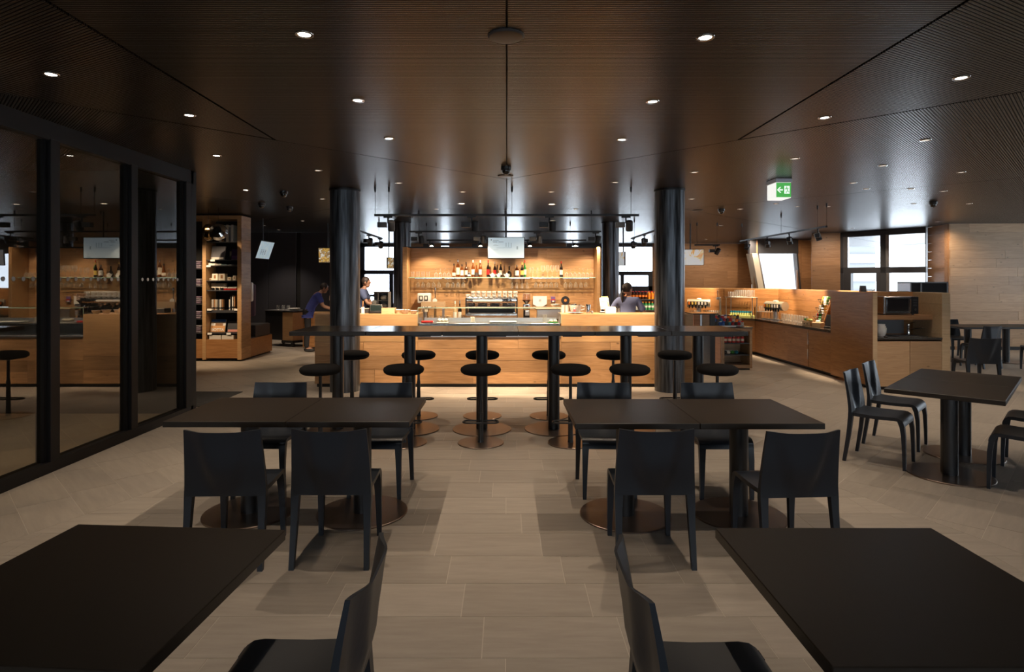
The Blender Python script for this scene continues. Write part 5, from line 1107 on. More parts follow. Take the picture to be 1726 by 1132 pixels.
for r_, (z, seq) in enumerate(((wz(504, 15.6)+.0005, 'ccccccccjjjcjj'), (wz(522, 15.6)+.0005, 'xxxxxxggggxgxx'))):
    for j in range(2):
        for i, ch in enumerate(seq):
            nm = {'c': 'cola', 'j': 'juice', 'g': 'green', 'x': 'clear'}[ch]
            sb[nm].at((3.05+i*.083, 15.62+j*.12, z), 0, '%s bottle from the column in the %s row of the %s cooler shelf' % (ORD[i], ['front', 'rear'][j], ['upper', 'lower'][r_]), 'soft drink bottles')
# ------------------------------------------------------------------ shop shelving
SF = 12.3
sx = lambda px: wx(px, SF)
sv = thing('shop_shelving', 'tall oak shop shelving filled with books and merchandise', 'shelving', (-6.0, SF, 0))
xs0, xd0, xd1, xr0, xr1 = -7.3, sx(341), sx(347), sx(400), sx(405.5)
ztop = 2.99
MB().bb(xr0, xr1, SF, SF+.45, .03, ztop).build('side_frame', M['oak_plain'], sv, world=True); MB().bb(xd0, xd1, SF, SF+.45, .03, ztop).build('divider', M['oak_plain'], sv, world=True); MB().bb(xs0, xs0+.06, SF, SF+.45, .03, ztop).build('side_frame', M['oak_plain'], sv, world=True)
zq = [.03+i*(ztop-.03)/12 for i in range(13)]
for a, b in zip(zq, zq[1:]): MB().bb(xr1+.0005, xr1+.018, SF+.0, SF+.45, a, b-.003).build('side_plank', M['oak_y'], sv, world=True)
MB().bb(xs0+.06, xd0, SF, SF+.45, wz(369, SF), ztop).build('top_board', M['oak_plain'], sv, world=True); MB().bb(xd1, xr0, SF, SF+.45, wz(369, SF), ztop).build('top_board', M['oak_plain'], sv, world=True)
MB().bb(xs0+.06, xr0, SF+.43, SF+.45, .03, 2.9).build('rear_board', M['black_wall'], sv, world=True)
zb = wz(572, SF)
for a, b in ((xs0+.063, xd0-.003), (xd1+.003, xr0-.003)): MB().bb(a, b, SF+.005, SF+.43, .06, zb).build('drawer', M['oak_side'], sv, world=True)
MB().bb(xs0, xr1-.02, SF+.03, SF+.43, 0, .03).build('plinth', M['black_wall'], sv, world=True)
shz = {py: wz(py, SF) for py in (407, 437.5, 447, 472.5, 489, 523, 561)}
for py, z in shz.items(): MB().bb(xd1+.001, xr0-.001, SF+.03, SF+.43, z-(.05 if py == 523 else .015), z).build('shelf_board', M['dark_grey'], sv, world=True)
for py in (452, 482, 512, 537, 561): MB().bb(xs0+.061, xd0-.001, SF+.03, SF+.43, wz(py, SF)-.015, wz(py, SF)).build('shelf_board', M['dark_grey'], sv, world=True)
YS2 = SF+.17
def onshelf(name, label, cat, px, py, dy=0, group=None): return thing(name, label, cat, (wx(px, YS2+dy), YS2+dy, wz(py, SF)+.0005), group=group)
def cover_book(px, py, w, h, cols, label, tilt=16, text=None, dy=-.02, bands=()):
    o = onshelf('display_book', label, 'book', px, py, dy); o.location.z += .0095; P = Matrix.Rotation(R(-tilt), 4, 'X')
    b = MB().bb(-w/2, w/2, 0, .025, 0, h); b.bm.transform(P); b.build('page_block', M['paper'], o)
    b = MB().bb(-w/2-.004, w/2+.004, -.004, -.0003, 0, h+.004); b.bm.transform(P); c = b.build('cover', cols, o)
    b = MB().bb(-w/2-.004, w/2+.004, .0253, .029, 0, h+.004); b.bm.transform(P); b.build('rear_cover', cols, o)
    for (z0, z1, x0, x1, m) in bands:
        b = MB().bb(x0, x1, -.006, -.004, z0, z1); b.bm.transform(P); b.build('cover_print', m, o)
    if text:
        cu = bpy.data.curves.new('title', 'FONT'); cu.body = text; cu.size = .08; cu.offset = .002; cu.extrude = .0008; cu.align_x = 'CENTER'; t_ = bpy.data.objects.new('title_tmp', cu); COL.objects.link(t_)
        bpy.context.view_layer.update(); me = bpy.data.meshes.new_from_object(t_.evaluated_get(bpy.context.evaluated_depsgraph_get())); bpy.data.objects.remove(t_)
        me.transform(P @ Matrix.Translation((0, -.0075, .02)) @ Matrix.Diagonal((.98, 1, 1, 1)) @ Matrix.Rotation(R(90), 4, 'X')); me.materials.clear(); me.materials.append(M['porcelain']); to = bpy.data.objects.new('title_lettering', me); COL.objects.link(to); to.parent = o
    MB().bb(-w/2+.03, w/2-.03, .03, .20, 0, .008).build('stand_foot', M['dark_grey'], o); return o
cover_book(366.7, 561, .29, .26, M['porcelain'], 'picture book with a white titled cover and orange building photograph', 14, 'BOTTA', bands=((.21, .262, -.149, .149, M['blue']), (.0, .13, -.149, .149, mat('tan_print', (.70, .36, .15), .5)), (.13, .18, -.06, .10, M['oak_dark'])))
cover_book(392, 561, .22, .22, M['dark_grey'], 'dark picture book with a pink mountain cover beside the titled one', 14, bands=((.0, .05, -.10, .10, mat('pink', (.62, .25, .20), .5)),))
cover_book(366.5, 437.5, .27, .285, mat('slate_cover', (.17, .17, .19), .6), 'large slate grey picture book on the upper shelf', 14, bands=((.0, .05, -.13, .13, M['ledge']),))
cover_book(395, 437.5, .13, .22, mat('violet_cover', (.10, .05, .16), .5), 'violet picture book tucked against the shelving side frame', 14, bands=((.0, .08, -.06, .06, mat('lilac', (.30, .14, .34), .5)),))
# lying books on the shelf at 447
for i, (px, w, h, c) in enumerate(((361.5, .15, .05, 'cream'), (372, .14, .035, 'oak_pale'), (382, .13, .02, 'teal'), (393, .13, .018, 'oak_pale'))):
    o = onshelf('lying_book', ['thick cream book lying on the shelf below the slate book', 'tan book lying on the shelf below the slate book', 'thin pale blue book lying flat on the upper shelf', 'thin tan book lying flat by the side frame'][i], 'book', px, 447); MB().bb(-w/2, w/2, -.1, .1, .003, h-.003).build('page_block', M['paper'], o); MB().bb(-w/2-.003, w/2+.003, -.104, .1, 0, .003).build('cover', M[c], o); MB().bb(-w/2-.003, w/2+.003, -.104, .1, h-.003, h).build('cover', M[c], o)
# shelf of mugs and boxes
for i, (px, s, h) in enumerate(((357.5, .06, .05), (364.5, .12, .14), (376, .13, .14), (388.5, .07, .07), (397, .06, .10))):
    o = onshelf('gift_box', ['low', 'printed', 'printed', 'small printed', 'tall'][i]+' cream gift box, %s from the divider on the mug shelf' % ORD[i], 'box', px, 472.5); MB().bb(-s/2, s/2, -.06, .06, 0, h, .003).build('box_body', M['cream'], o)
    MB().bb(-s*.18, s*.18, -.0615, -.06, h*.3, h*.8).build('printed_motif', M['oak_dark'], o)
for i, px in enumerate((361, 368.5, 376)):
    o = onshelf('boxed_cup', '%s cream box with a dark cup in front, on the cup shelf' % ORD[i], 'box', px, 489, 0, 'boxed cups'); MB().bb(-.05, .05, -.02, .08, 0, .14).build('box_body', M['cream'], o); MB().lathe([(.022, 0), (.034, .05), (.03, .05), (0, .01)], (0, -.065, 0), 16).build('cup', M['black_plastic'], o); MB().tube([(.03, -.065, .045), (.05, -.065, .04), (.045, -.065, .015), (.026, -.065, .012)], .004, 6).build('cup_handle', M['black_plastic'], o)
for i, (px, c) in enumerate(((382, 'red'), (388, 'paper'), (393, 'red'), (398, 'paper'))):
    o = onshelf('red_box', '%s red and white flat box past the boxed cups' % ORD[i], 'box', px, 489, 0, 'red and white boxes'); MB().bb(-.033, .033, -.06, .06, 0, .045).build('box_body', M['red'], o); MB().box((0, -.02, .056), (.06, .09, .012), 0, 0, R(20)).build('box_lid', M['paper'], o)
# card spinner shelf
rn = random.Random(8)
for i, px in enumerate((359, 362, 365.5, 369, 372.5, 376, 387, 390, 393, 396)):
    h = .22+.08*(i > 6); o = onshelf('postcard_set', '%s upright set of postcards on the card shelf' % ORD[i], 'postcards', px, 523, 0, 'upright postcards'); a = R(rn.uniform(-22, 22)); MB().box((0, 0, h/2), (.022, .055, h), a, .002).build('card_stack', M[['paper', 'oak_dark', 'cream', 'dark_grey'][i % 4]], o); MB().box((0, 0, h*.2), (.026, .06, .03), a).build('card_holder', M['steel'], o)
for i, (px, py) in enumerate(((353.5, 523), (399, 523), (354, 561), (386, 561), (359, 437.5), (352, 447))):
    o = thing('price_card', 'small cream price card, %s of those along the shelf fronts' % ORD[i], 'card', (wx(px, SF+.03), SF+.015, wz(py, SF)+.0+(.0005 if py in (523,) else -.03)), group='price cards'); MB().box((0, -.0, .015), (.09, .004, .04), 0, 0, R(-12)).build('card_face', M['paper'], o); MB().bb(-.04, .04, 0, .03, -.002, .001).build('card_clip', M['dark_grey'], o)
# flat stock above the drawer
for i, px in enumerate((368, 389)):
    o = thing('flat_stock', '%s pale wrapped stack on the drawer top beneath the display books' % ORD[i], 'stack', (wx(px, YS2), YS2-.02, zb+.0005), group='wrapped stacks'); MB().bb(-.12, .12, -.12, .12, 0, .085).build('wrap_body', M['ledge'], o); MB().bb(-.122, .122, -.01, .01, 0, .087).build('paper_band', M['grey'], o)
# standing books on the top shelf
for i, px in enumerate((375, 379, 383, 387, 391, 395)):
    o = onshelf('standing_book', '%s upright book on the top shelf' % ORD[i], 'book', px, 407-.0, 0, 'upright books on the top shelf'); h = .30+.05*(i % 2); MB().bb(-.02, .02, -.1, .1, 0.003, h-.003).build('page_block', M['paper'], o); MB().bb(-.023, .023, -.103, -.1, 0, h).build('spine', M[['paper', 'oak_dark', 'dark_grey', 'cream', 'grey', 'paper'][i]], o)
# folded garments in the narrow bay
gc_ = [mat('knit_mauve', (.20, .15, .20), .9), mat('knit_grey', (.22, .20, .22), .9), mat('knit_plum', (.12, .08, .12), .9)]
for j, py in enumerate((452, 482, 512, 537, 561)):
    for i in range(4):
        o = thing('folded_shirt', '%s folded knit counted upwards on the %s shelf of the narrow bay' % (ORD[i], ['top', 'second', 'third', 'fourth', 'lowest'][j]), 'garment', (wx(334.5, YS2), YS2-.03, wz(py, SF)+.0005+i*.038), group='folded knits'); MB().box((0, 0, .0185), (.23, .22, .036), R(rn.uniform(-3, 3)), .014).build('knit_body', gc_[(i+j) % 3], o); MB().box((0, -.105, .018), (.18, .02, .010), 0, .003).build('knit_fold', gc_[(i+j+1) % 3], o)
# lower shop plinth behind
lp = thing('shop_plinth', 'low oak plinth with a black display box behind the shelving', 'plinth', (-5.75, 13.3, 0)); x1p = -5.46
MB().bb(-6.9, x1p, SF+.47, 13.95, .03, .41).build('plinth_body', M['oak_side'], lp, world=True); MB().bb(-6.9, x1p-.03, SF+.48, 13.92, 0, .03).build('recessed_base', M['black_wall'], lp, world=True); MB().bb(-6.9, x1p-.02, 12.78, 13.93, .411, .43).build('top_board', M['dark_grey'], lp, world=True)
o = thing('black_box', 'matt black display box standing on the low oak plinth', 'box', (-5.75, 13.5, .4305)); MB().bb(-.26, .26, -.4, .4, 0, .24, .004).build('box_body', M['dark_grey'], o); MB().bb(-.24, .24, -.38, .38, .24, .25).build('box_lid', M['black_plastic'], o)
o = thing('garment_rail', 'dark rail with a white garment edge behind the shelving side', 'clothes rail', (-5.75, 13.1, .4305)); MB().tube([(-.2, -.3, 0), (-.2, -.3, 1.3), (.2, -.3, 1.3), (.2, -.3, 0)], .012, 8).build('rail_frame', M['black_metal'], o); MB().box((.24, -.22, .98), (.12, .10, .42), 0, .04).build('hanging_garment', M['porcelain'], o); MB().box((.2, -.05, .8), (.16, .10, .7), 0, .04).build('hanging_garment', gc_[2], o)
# chrome sphere lamp cluster in front of the shop shelving
YL = 11.2
pl = thing('chrome_ball_lamp', 'chrome hollow ball lamp hanging before the shop shelving', 'pendant lamp', (wx(368, YL), YL, wz(391, YL)))
MB().lathe([(.072, .1), (.14, .066), (.165, 0), (.14, -.085), (.08, -.14), (0, -.16)], (0, 0, 0), 32, Matrix.Rotation(R(70), 4, 'X') @ Matrix.Rotation(R(14), 4, 'Y'), False).build('chrome_shell', M['chrome'], pl); MB().lathe([(.073, .0995), (.066, .03), (0, 0)], (0, 0, 0), 24, Matrix.Rotation(R(70), 4, 'X') @ Matrix.Rotation(R(14), 4, 'Y'), False).build('dark_opening', M['black_wall'], pl); MB().cyl((0, 0, .13), (0, 0, CEIL-pl.location.z-.001), .004, n=6).build('cable', M['track_black'], pl)
pl = thing('gold_ball_lamp', 'smoky gold hollow ball lamp hanging beside the chrome one', 'pendant lamp', (wx(351, YL+.3), YL+.3, wz(391, YL+.3)))
M['smoke_gold'] = mat('smoke_gold', (.30, .20, .09), .1, 1)
MB().lathe([(.066, .105), (.14, .066), (.165, 0), (.14, -.085), (.08, -.14), (0, -.16)], (0, 0, 0), 32, Matrix.Rotation(R(80), 4, 'X') @ Matrix.Rotation(R(-60), 4, 'Y'), False).build('gold_shell', M['smoke_gold'], pl); MB().cyl((0, 0, .13), (0, 0, CEIL-pl.location.z-.001), .004, n=6).build('cable', M['track_black'], pl)
# ------------------------------------------------------------------ trolley and till-end side counter
tr = thing('serving_trolley', 'dark serving trolley with pale end and casters, glasses on top', 'trolley', (-5.5, 15.3, 0), R(-28))
MB().bb(-.62, .0, -.28, .3, .16, .88).build('dark_body', M['black_plastic'], tr); MB().bb(.001, .36, -.28, .3, .16, .86).build('pale_end', M['oak_plain'], tr); MB().bb(-.64, .38, -.3, .32, .881, .905, .004).build('trolley_top', M['dark_grey'], tr); MB().bb(.0, .37, -.29, .31, .10, .16).build('bumper', M['black_plastic'], tr)
for x in (-.55, .30):
    for y in (-.22, .24): c = MB().cyl((x, y-.02, .055), (x, y+.02, .055), .055, n=18).build('caster', M['black_plastic'], tr); MB().bb(x-.02, x+.02, y-.025, y+.025, .09, .16).build('caster_fork', M['dark_grey'], c)
def ontr(x, y, z=.9055): v = Matrix.Rotation(R(-28), 3, 'Z') @ Vector((x, y, 0)); return (tr.location.x+v.x, tr.location.y+v.y, z)
for i in range(5): tumb.at(ontr(-.42+i*.09, .1*(i % 2)-.05), 0, '%s tumbler on the dark serving trolley' % ORD[i], 'tumblers on the trolley')
for i in range(4):
    o = thing('white_plate', '%s white plate of the stack on the trolley, counted upwards' % ORD[i], 'plate', ontr(.17, -.06, .9055+.011*i), group='plates on the trolley'); MB().lathe([(.09, 0), (.15, .016), (.148, .019), (.09, .005), (0, .005)], n=32).build('plate_body', M['porcelain'], o)
sc2 = thing('till_counter', 'oak side counter behind the till end column', 'counter', (-4.0, 14.9, 0)); MB().bb(-4.95, -3.0, 14.55, 15.2, .04, .845).build('counter_body', M['oak_side'], sc2, world=True); MB().bb(-4.97, -2.98, 14.53, 15.22, .846, .87).build('counter_top', M['oak_plain'], sc2, world=True); MB().bb(-4.9, -3.05, 14.6, 15.15, 0, .04).build('plinth', M['black_wall'], sc2, world=True)
hl = thing('food_hood', 'cream domed food cover on posts at the side counter', 'hood', (-4.12, 14.75, .8705)); MB().lathe([(.24, .30), (.235, .40), (.19, .52), (.10, .60), (0, .62)], n=28).build('cream_dome', M['cream'], hl)
for x in (-.18, .18): MB().cyl((x, 0, 0), (x, 0, .32), .012, n=8).build('post', M['chrome'], hl)
MB().bb(-.24, .24, -.15, .15, 0, .012).build('base_plate', M['steel'], hl)
# ------------------------------------------------------------------ people
def skin_mesh(J, E, root, sub=2):
    me = bpy.data.meshes.new('tmp'); names = list(J); idx = {n: i for i, n in enumerate(names)}
    me.from_pydata([J[n][0] for n in names], [(idx[a], idx[b]) for a, b in E], [])
    o = bpy.data.objects.new('tmp', me); COL.objects.link(o); o.modifiers.new('s', 'SKIN'); m2 = o.modifiers.new('u', 'SUBSURF'); m2.levels = sub; m2.render_levels = sub
    for n in names:
        sv_ = me.skin_vertices[0].data[idx[n]]; r = J[n][1]; sv_.radius = r if isinstance(r, tuple) else (r, r); sv_.use_root = (n == root)
    bpy.context.view_layer.update(); out = bpy.data.meshes.new_from_object(o.evaluated_get(bpy.context.evaluated_depsgraph_get())); bpy.data.objects.remove(o); return out
def mesh_obj(name, me, m, parent):
    for p in me.polygons: p.use_smooth = True
    me.materials.clear(); me.materials.append(m); o = bpy.data.objects.new(name, me); COL.objects.link(o); o.parent = parent; return o
SKIN = mat('skin', (.50, .27, .18), .5); SKIN2 = mat('skin_tan', (.36, .19, .12), .5)
def person(label, loc, rz, H, shirt, trousers, hair, skin, pose, lean=0, turn=0, tail=False, hs=1.0):
    """stands facing +Y before rz; pose gives hand positions (x, y, z) for both hands"""
    k = H/1.72; t = thing('person', label, 'person', loc, rz)
    def bend(p):
        x, y, z = p
        if z > .95: a = lean*min(1, (z-.95)/.12); dz = z-.95; return (x, y+dz*math.sin(a), .95+dz*math.cos(a))
        return p
    def V(*p): q = bend(p); return (q[0]*k, q[1]*k, q[2]*k)
    J = {'pelvis': (V(0, 0, .95), (.15*k, .105*k)), 'waist': (V(0, .01, 1.10), (.135*k, .09*k)), 'chest': (V(0, .0, 1.28), (.155*k, .105*k)), 'yoke': (V(0, -.01, 1.40), (.12*k, .075*k)), 'neck': (V(0, 0, 1.475), .05*k), 'chin': (V(0, .015, 1.54), .055*k)}
    E = [('pelvis', 'waist'), ('waist', 'chest'), ('chest', 'yoke'), ('yoke', 'neck'), ('neck', 'chin')]
    for s, n in ((-1, 'l'), (1, 'r')):
        sh = Vector(V(s*.175, -.01, 1.40)); hd = Vector([c*k for c in pose[n]]); mid = (sh+hd)/2; d = hd-sh; L_ = d.length; need = max(0, (.29*k)**2-(L_/2)**2)**.5
        el = mid+Vector((s*.55, -.55, -.6)).normalized()*need; wr = el+(hd-el)*.95
        J['sh'+n] = (tuple(sh), .062*k); J['ua'+n] = (tuple(sh.lerp(el, .5)), .048*k); J['el'+n] = (tuple(el), .040*k); J['fa'+n] = (tuple(el.lerp(wr, .4)), .038*k); J['wr'+n] = (tuple(wr), .024*k)
        hv = (hd-el).normalized(); palm = wr+hv*.055*k; J['pm'+n] = (tuple(palm), (.036*k, .018*k))
        E += [('yoke', 'sh'+n), ('sh'+n, 'ua'+n), ('ua'+n, 'el'+n), ('el'+n, 'fa'+n), ('fa'+n, 'wr'+n), ('wr'+n, 'pm'+n)]
        J['hp'+n] = (V(s*.085, 0, .90), .095*k); J['kn'+n] = (V(s*.10, .015, .49), .058*k); J['cf'+n] = (V(s*.10, -.015, .34), .055*k); J['an'+n] = (V(s*.105, -.02, .085), .036*k); J['to'+n] = (V(s*.12, .15, .03), (.035*k, .022*k))
        E += [('pelvis', 'hp'+n), ('hp'+n, 'kn'+n), ('kn'+n, 'cf'+n), ('cf'+n, 'an'+n), ('an'+n, 'to'+n)]
    body = skin_mesh(J, E, 'pelvis', 2); b = MB(); b.bm.from_mesh(body)
    # fingers
    for s, n in ((-1, 'l'), (1, 'r')):
        pm = Vector(J['pm'+n][0]); wr = Vector(J['wr'+n][0]); f = (pm-wr).normalized(); side = f.cross(Vector((0, 0, 1))); side = side.normalized() if side.length > .1 else Vector((1, 0, 0)); dn = f.cross(side).normalized(); dn = dn if dn.z < 0 else -dn
        for i, (w, l) in enumerate(((-.027, .062), (-.009, .075), (.009, .070), (.026, .055))):
            a = pm+side*w*k+f*.01*k; b.tube([a, a+f*l*.45*k, a+f*l*.8*k+dn*.014*k, a+f*l*.95*k+dn*.034*k], [.0095*k, .009*k, .008*k, .006*k], 6)
        a = wr+f*.02*k-side*s*.028*k; b.tube([a, a+(f-side*s*.7).normalized()*.035*k, a+(f-side*s*.4).normalized()*.065*k+dn*.012*k], [.011*k, .010*k, .007*k], 6)
    # head: skull, jaw, nose, ears
    hc = Vector(V(0, .02, 1.60)); Mh = Matrix.Translation(hc) @ Matrix.Rotation(turn, 4, 'Z') @ Matrix.Rotation(-lean*.6, 4, 'X') @ Matrix.Scale(hs, 4)
    hb = MB(); hb.ball((0, -.008, .02), .073*k, .092*k, .098*k, 24, 16)
    for v in hb.bm.verts:
        if v.co.z < -.01 and v.co.y > 0: v.co.x *= 1+v.co.z*2.2; v.co.y += .010
    hb.ball((0, .03*k, -.055*k), .050*k, .055*k, .052*k, 16, 10); hb.lathe([(.004*k, .03*k), (.012*k, .0), (.017*k, -.014*k), (.008*k, -.02*k)], (0, .092*k, .005*k), 8, Matrix.Rotation(R(-8), 4, 'X'))
    for s in (-1, 1): hb.ball((s*.074*k, -.012*k, .0), .010*k, .020*k, .032*k, 10, 8); hb.ball((s*.03*k, .070*k, .022*k), .016*k, .012*k, .010*k, 8, 6)
    hb.ball((0, .080*k, -.042*k), .024*k, .008*k, .006*k, 8, 6)
    hb.bm.transform(Mh); tmp = bpy.data.meshes.new('t'); hb.bm.to_mesh(tmp); hb.bm.free(); b.bm.from_mesh(tmp)
    b.build('body', skin, t, smooth=70)
    ey = MB(); [ey.ball((s*.03*k, .080*k, .022*k), .008*k, .005*k, .007*k, 8, 6) for s in (-1, 1)]; ey.bm.transform(Mh); ey.build('eyes', M['black_plastic'], t)
    # hair
    hr = MB(); hr.ball((0, -.018*k, .034*k), .082*k, .094*k, .098*k, 24, 16)
    for v in hr.bm.verts:
        if v.co.y > .045*k: v.co.y = .045*k+(v.co.y-.045*k)*.75; v.co.z = max(v.co.z, .048*k)
    if tail:
        hr.ball((0, -.105*k, .03*k), .035*k, .03*k, .04*k, 12, 8); hr.tube([(0, -.11*k, .02*k), (.0, -.145*k, -.06*k), (.01*k, -.14*k, -.16*k), (.02*k, -.13*k, -.25*k)], [.03*k, .032*k, .025*k, .008*k], 8)
    hr.bm.transform(Mh); hr.build('hair', hair, t, smooth=70)
    # shirt and trousers follow the body
    g = .013*k; JS = {}; 
    for n in ('pelvis', 'waist', 'chest', 'yoke'): r = J[n][1]; e2 = g*(2.6 if n == 'yoke' else 1.7); JS[n] = (J[n][0], (r[0]+e2, r[1]+e2))
    JS['hem'] = (V(0, 0, .85), (.165*k, .135*k)); JS['collar'] = (V(0, 0, 1.45), .066*k); ES = [('hem', 'pelvis'), ('pelvis', 'waist'), ('waist', 'chest'), ('chest', 'yoke'), ('yoke', 'collar')]
    for n in 'lr':
        JS['sh'+n] = (J['sh'+n][0], .078*k); JS['ua'+n] = (J['ua'+n][0], .070*k); JS['cu'+n] = (tuple(Vector(J['ua'+n][0]).lerp(Vector(J['el'+n][0]), .45)), .066*k); ES += [('yoke', 'sh'+n), ('sh'+n, 'ua'+n), ('ua'+n, 'cu'+n)]
    mesh_obj('shirt', skin_mesh(JS, ES, 'pelvis', 2), shirt, t)
    JT = {'pelvis': (V(0, 0, .92), .105*k)}; ET = []
    for n in 'lr':
        JT['hp'+n] = (J['hp'+n][0], .090*k); JT['kn'+n] = (J['kn'+n][0], .072*k); JT['cf'+n] = (J['cf'+n][0], .068*k); JT['an'+n] = (J['an'+n][0], .058*k); ET += [('pelvis', 'hp'+n), ('hp'+n, 'kn'+n), ('kn'+n, 'cf'+n), ('cf'+n, 'an'+n)]
    mesh_obj('trousers', skin_mesh(JT, ET, 'pelvis', 2), trousers, t)
    for s, n in ((-1, 'l'), (1, 'r')): a = J['an'+n][0]; MB().ball((a[0]+s*.008*k, a[1]+.075*k, .038*k), .048*k, .135*k, .038*k, 14, 8).build('shoe', M['black_plastic'], t)
    return t
blue_tee = mat('blue_tee', (.20, .245, .46), .85); navy = mat('navy_shirt', (.07, .09, .17), .85); cobalt = mat('cobalt_shirt', (.04, .055, .26), .85); dark_tr = mat('dark_trousers', (.02, .02, .024), .85); hair_b = mat('dark_hair', (.03, .018, .014), .6); hair_g = mat('dark_cap_hair', (.035, .028, .03), .7)
person('woman in a grey-blue T-shirt seen from behind, dark hair tied back', (wx(1057.5, 10.75), 10.75, 0), R(-14), 1.60, blue_tee, dark_tr, hair_g, SKIN, {'l': (-.33, .16, 1.02), 'r': (.34, .20, 1.03)}, R(8), R(-38), True, 1.12)
person('man in a dark blue shirt in profile before the rear window', (wx(607, 13.3), 13.3, 0), R(-85), 1.74, navy, dark_tr, hair_b, SKIN2, {'l': (-.14, .46, 1.06), 'r': (.14, .46, 1.06)}, R(10), 0)
person('worker in a cobalt blue shirt bending over the trolley end', (wx(518, 14.0), 14.0, 0), R(-70), 1.70, cobalt, dark_tr, hair_b, SKIN2, {'l': (-.16, .62, .98), 'r': (.16, .62, .98)}, R(34), 0)
# ------------------------------------------------------------------ recessed ceiling downlights
M['lamp'] = glow('lamp_lens', (1.0, .93, .82), 14.0); M['lamp_dim'] = glow('lamp_lens_dim', (1.0, .9, .78), 1.1); M['lamp_warm'] = glow('lamp_lens_warm', (1.0, .82, .58), 10)
def make_down(m):
    t = thing('downlight', 'x', 'ceiling light', group='recessed downlights')
    MB().lathe([(.034, -.002), (.040, -.006), (.050, -.005), (.052, .0), (.034, .0)], n=28, cap=False).build('trim_ring', M['steel'], t)
    MB().lathe([(0, -.0015), (.034, -.0015), (.034, 0), (0, 0)], n=24).build('lens', m, t)
    return t
DL = {'n': Rep(make_down(M['lamp'])), 'd': Rep(make_down(M['lamp_dim'])), 'w': Rep(make_down(M['lamp_warm']))}
def down(px, py, kind, label, pw=1.0, angle=92, xy=None):
    x, y = xy or ceil_pt(px, py); o = DL[kind].at((x, y, CEIL), 0, label, 'recessed downlights')
    if kind == 'w': o.scale = (1.5, 1.5, 1)
    if pw: spot('downlight_beam', (x, y, CEIL-.012), (x, y, 0), PW_DOWN*pw, WARM if kind != 'w' else WARM2, angle, .7, .013)
    return o
Lb = 'bright ceiling downlight on the partition side of the centre joint, %s from the front'
Rb = 'bright ceiling downlight on the kitchenette side of the centre joint, %s from the front'
for i, (px, py) in enumerate(((513, 58), (603, 169), (656, 233))): down(px, py, 'n', Lb % ORD[i], 1.0)
for i, (px, py) in enumerate(((1189, 63), (1100, 171), (1048, 235))): down(px, py, 'n', Rb % ORD[i], 1.0)
for i, (px, py) in enumerate(((86, 125), (319, 194), (365, 262), (414, 320))): down(px, py, 'n', 'ceiling downlight along the glass partition, %s from the front' % ORD[i], .8)
for i, (px, py) in enumerate(((1620, 131), (1390, 198))): down(px, py, 'n', 'ceiling downlight above the turned table, %s from the front' % ORD[i], .9)
down(778, 343, 'w', 'large warm ceiling light over the counter, dispenser end', 0); down(930, 344, 'w', 'large warm ceiling light over the counter, cup end', 0)
for x in (-.82, .82): spot('counter_downlight_beam', (x, 10.65, CEIL-.02), (x, 11.1, 0), PW_BARDOWN, WARM2, 120, .8, .02)
ot = [(1560, 236, .6), (1340, 267, .4), (1488, 279, .4), (1170, 290, .7), (536, 287, .7), (1620, 290, 2.4), (780, 323, 1.3), (929, 323, 1.3), (1036, 307, 1.2), (672, 308, 1.2), (1438, 308, .4), (1298, 323, 0), (543, 335, .4), (1166, 335, .4), (1535, 318, .5), (1460, 318, 0), (1590, 322, .5), (1634, 343, .5), (1540, 343, .5),
      (510, 372, .4), (560, 372, 0), (1395, 348, .5), (1344, 348, .5), (1308, 343, .5), (735, 352, 0), (970, 352, 0), (470, 387, 1.6), (445, 380, 1.6), (1216, 380, .5), (1248, 352, .5)]
wh = {1: 'above the turned table', 0: 'over the bar'}
for i, (px, py, pw) in enumerate(ot):
    zone_ = 'beyond the exit sign' if px > 1336 else 'near the track lights' if px > 1110 else 'over the bar' if px > 600 else 'towards the shop shelving'
    n = sum(1 for q in ot[:i] if (q[0] > 1336) == (px > 1336) and (q[0] > 1110) == (px > 1110) and (q[0] > 600) == (px > 600))
    down(px, py, 'd', 'small dim ceiling downlight %s, %s of its cluster' % (zone_, ORD[n]), pw)
for s in (-1, 1): down(0, 0, 'n', 'ceiling downlight overhead, out of view, %s row' % ('first' if s < 0 else 'second'), .3, 92, (s*1.12, 2.1))
for i, (x, y, tx, ty) in enumerate(((6.6, 19.8, 6.9, 22), (8.0, 19.6, 8.2, 21.5), (8.85, 18.4, 9.5, 20), (9.0, 15.6, 9.3, 17.2), (10.0, 13.9, 10.8, 14.8))):  # added lamps aimed at the rear boards, which came out too dark
    down(0, 0, 'd', 'small ceiling downlight added to brighten the rear oak boards, %s counted from the cooler' % ORD[i], 0, 92, (x, y)); spot('added_wall_beam', (x, y, CEIL-.012), (tx, ty, .9), 110, WARM, 110, .8, .013)
# room behind the partition
for i, (x, y) in enumerate(((-5.6, 3.2), (-5.6, 5.6), (-8, 4.4))): down(0, 0, 'd', 'downlight in the dark room behind the glass partition, %s from the viewer' % ORD[i], .8, 120, (x, y))
for i, (x, y) in enumerate(((-5.75, 10.9), (-6.7, 10.9))):  # two added lamps behind the partition, there only to light the shelving
    down(0, 0, 'd', 'unseen downlight added to light the shop shelving, %s from its side frame' % ORD[i], 0, 100, (x, y)); spot('added_shop_beam', (x, y, CEIL-.012), (x, 12.3, .9), 170, WARM2, 75, .6, .013)
# shop and dining side lights outside the view
for x, y in ((10.5, 9.5), (12, 12.2), (8.6, 6.5)): spot('side_downlight_beam', (x, y, CEIL-.02), (x, y, 0), PW_DOWN*.7, WARM, 110, .6, .02)
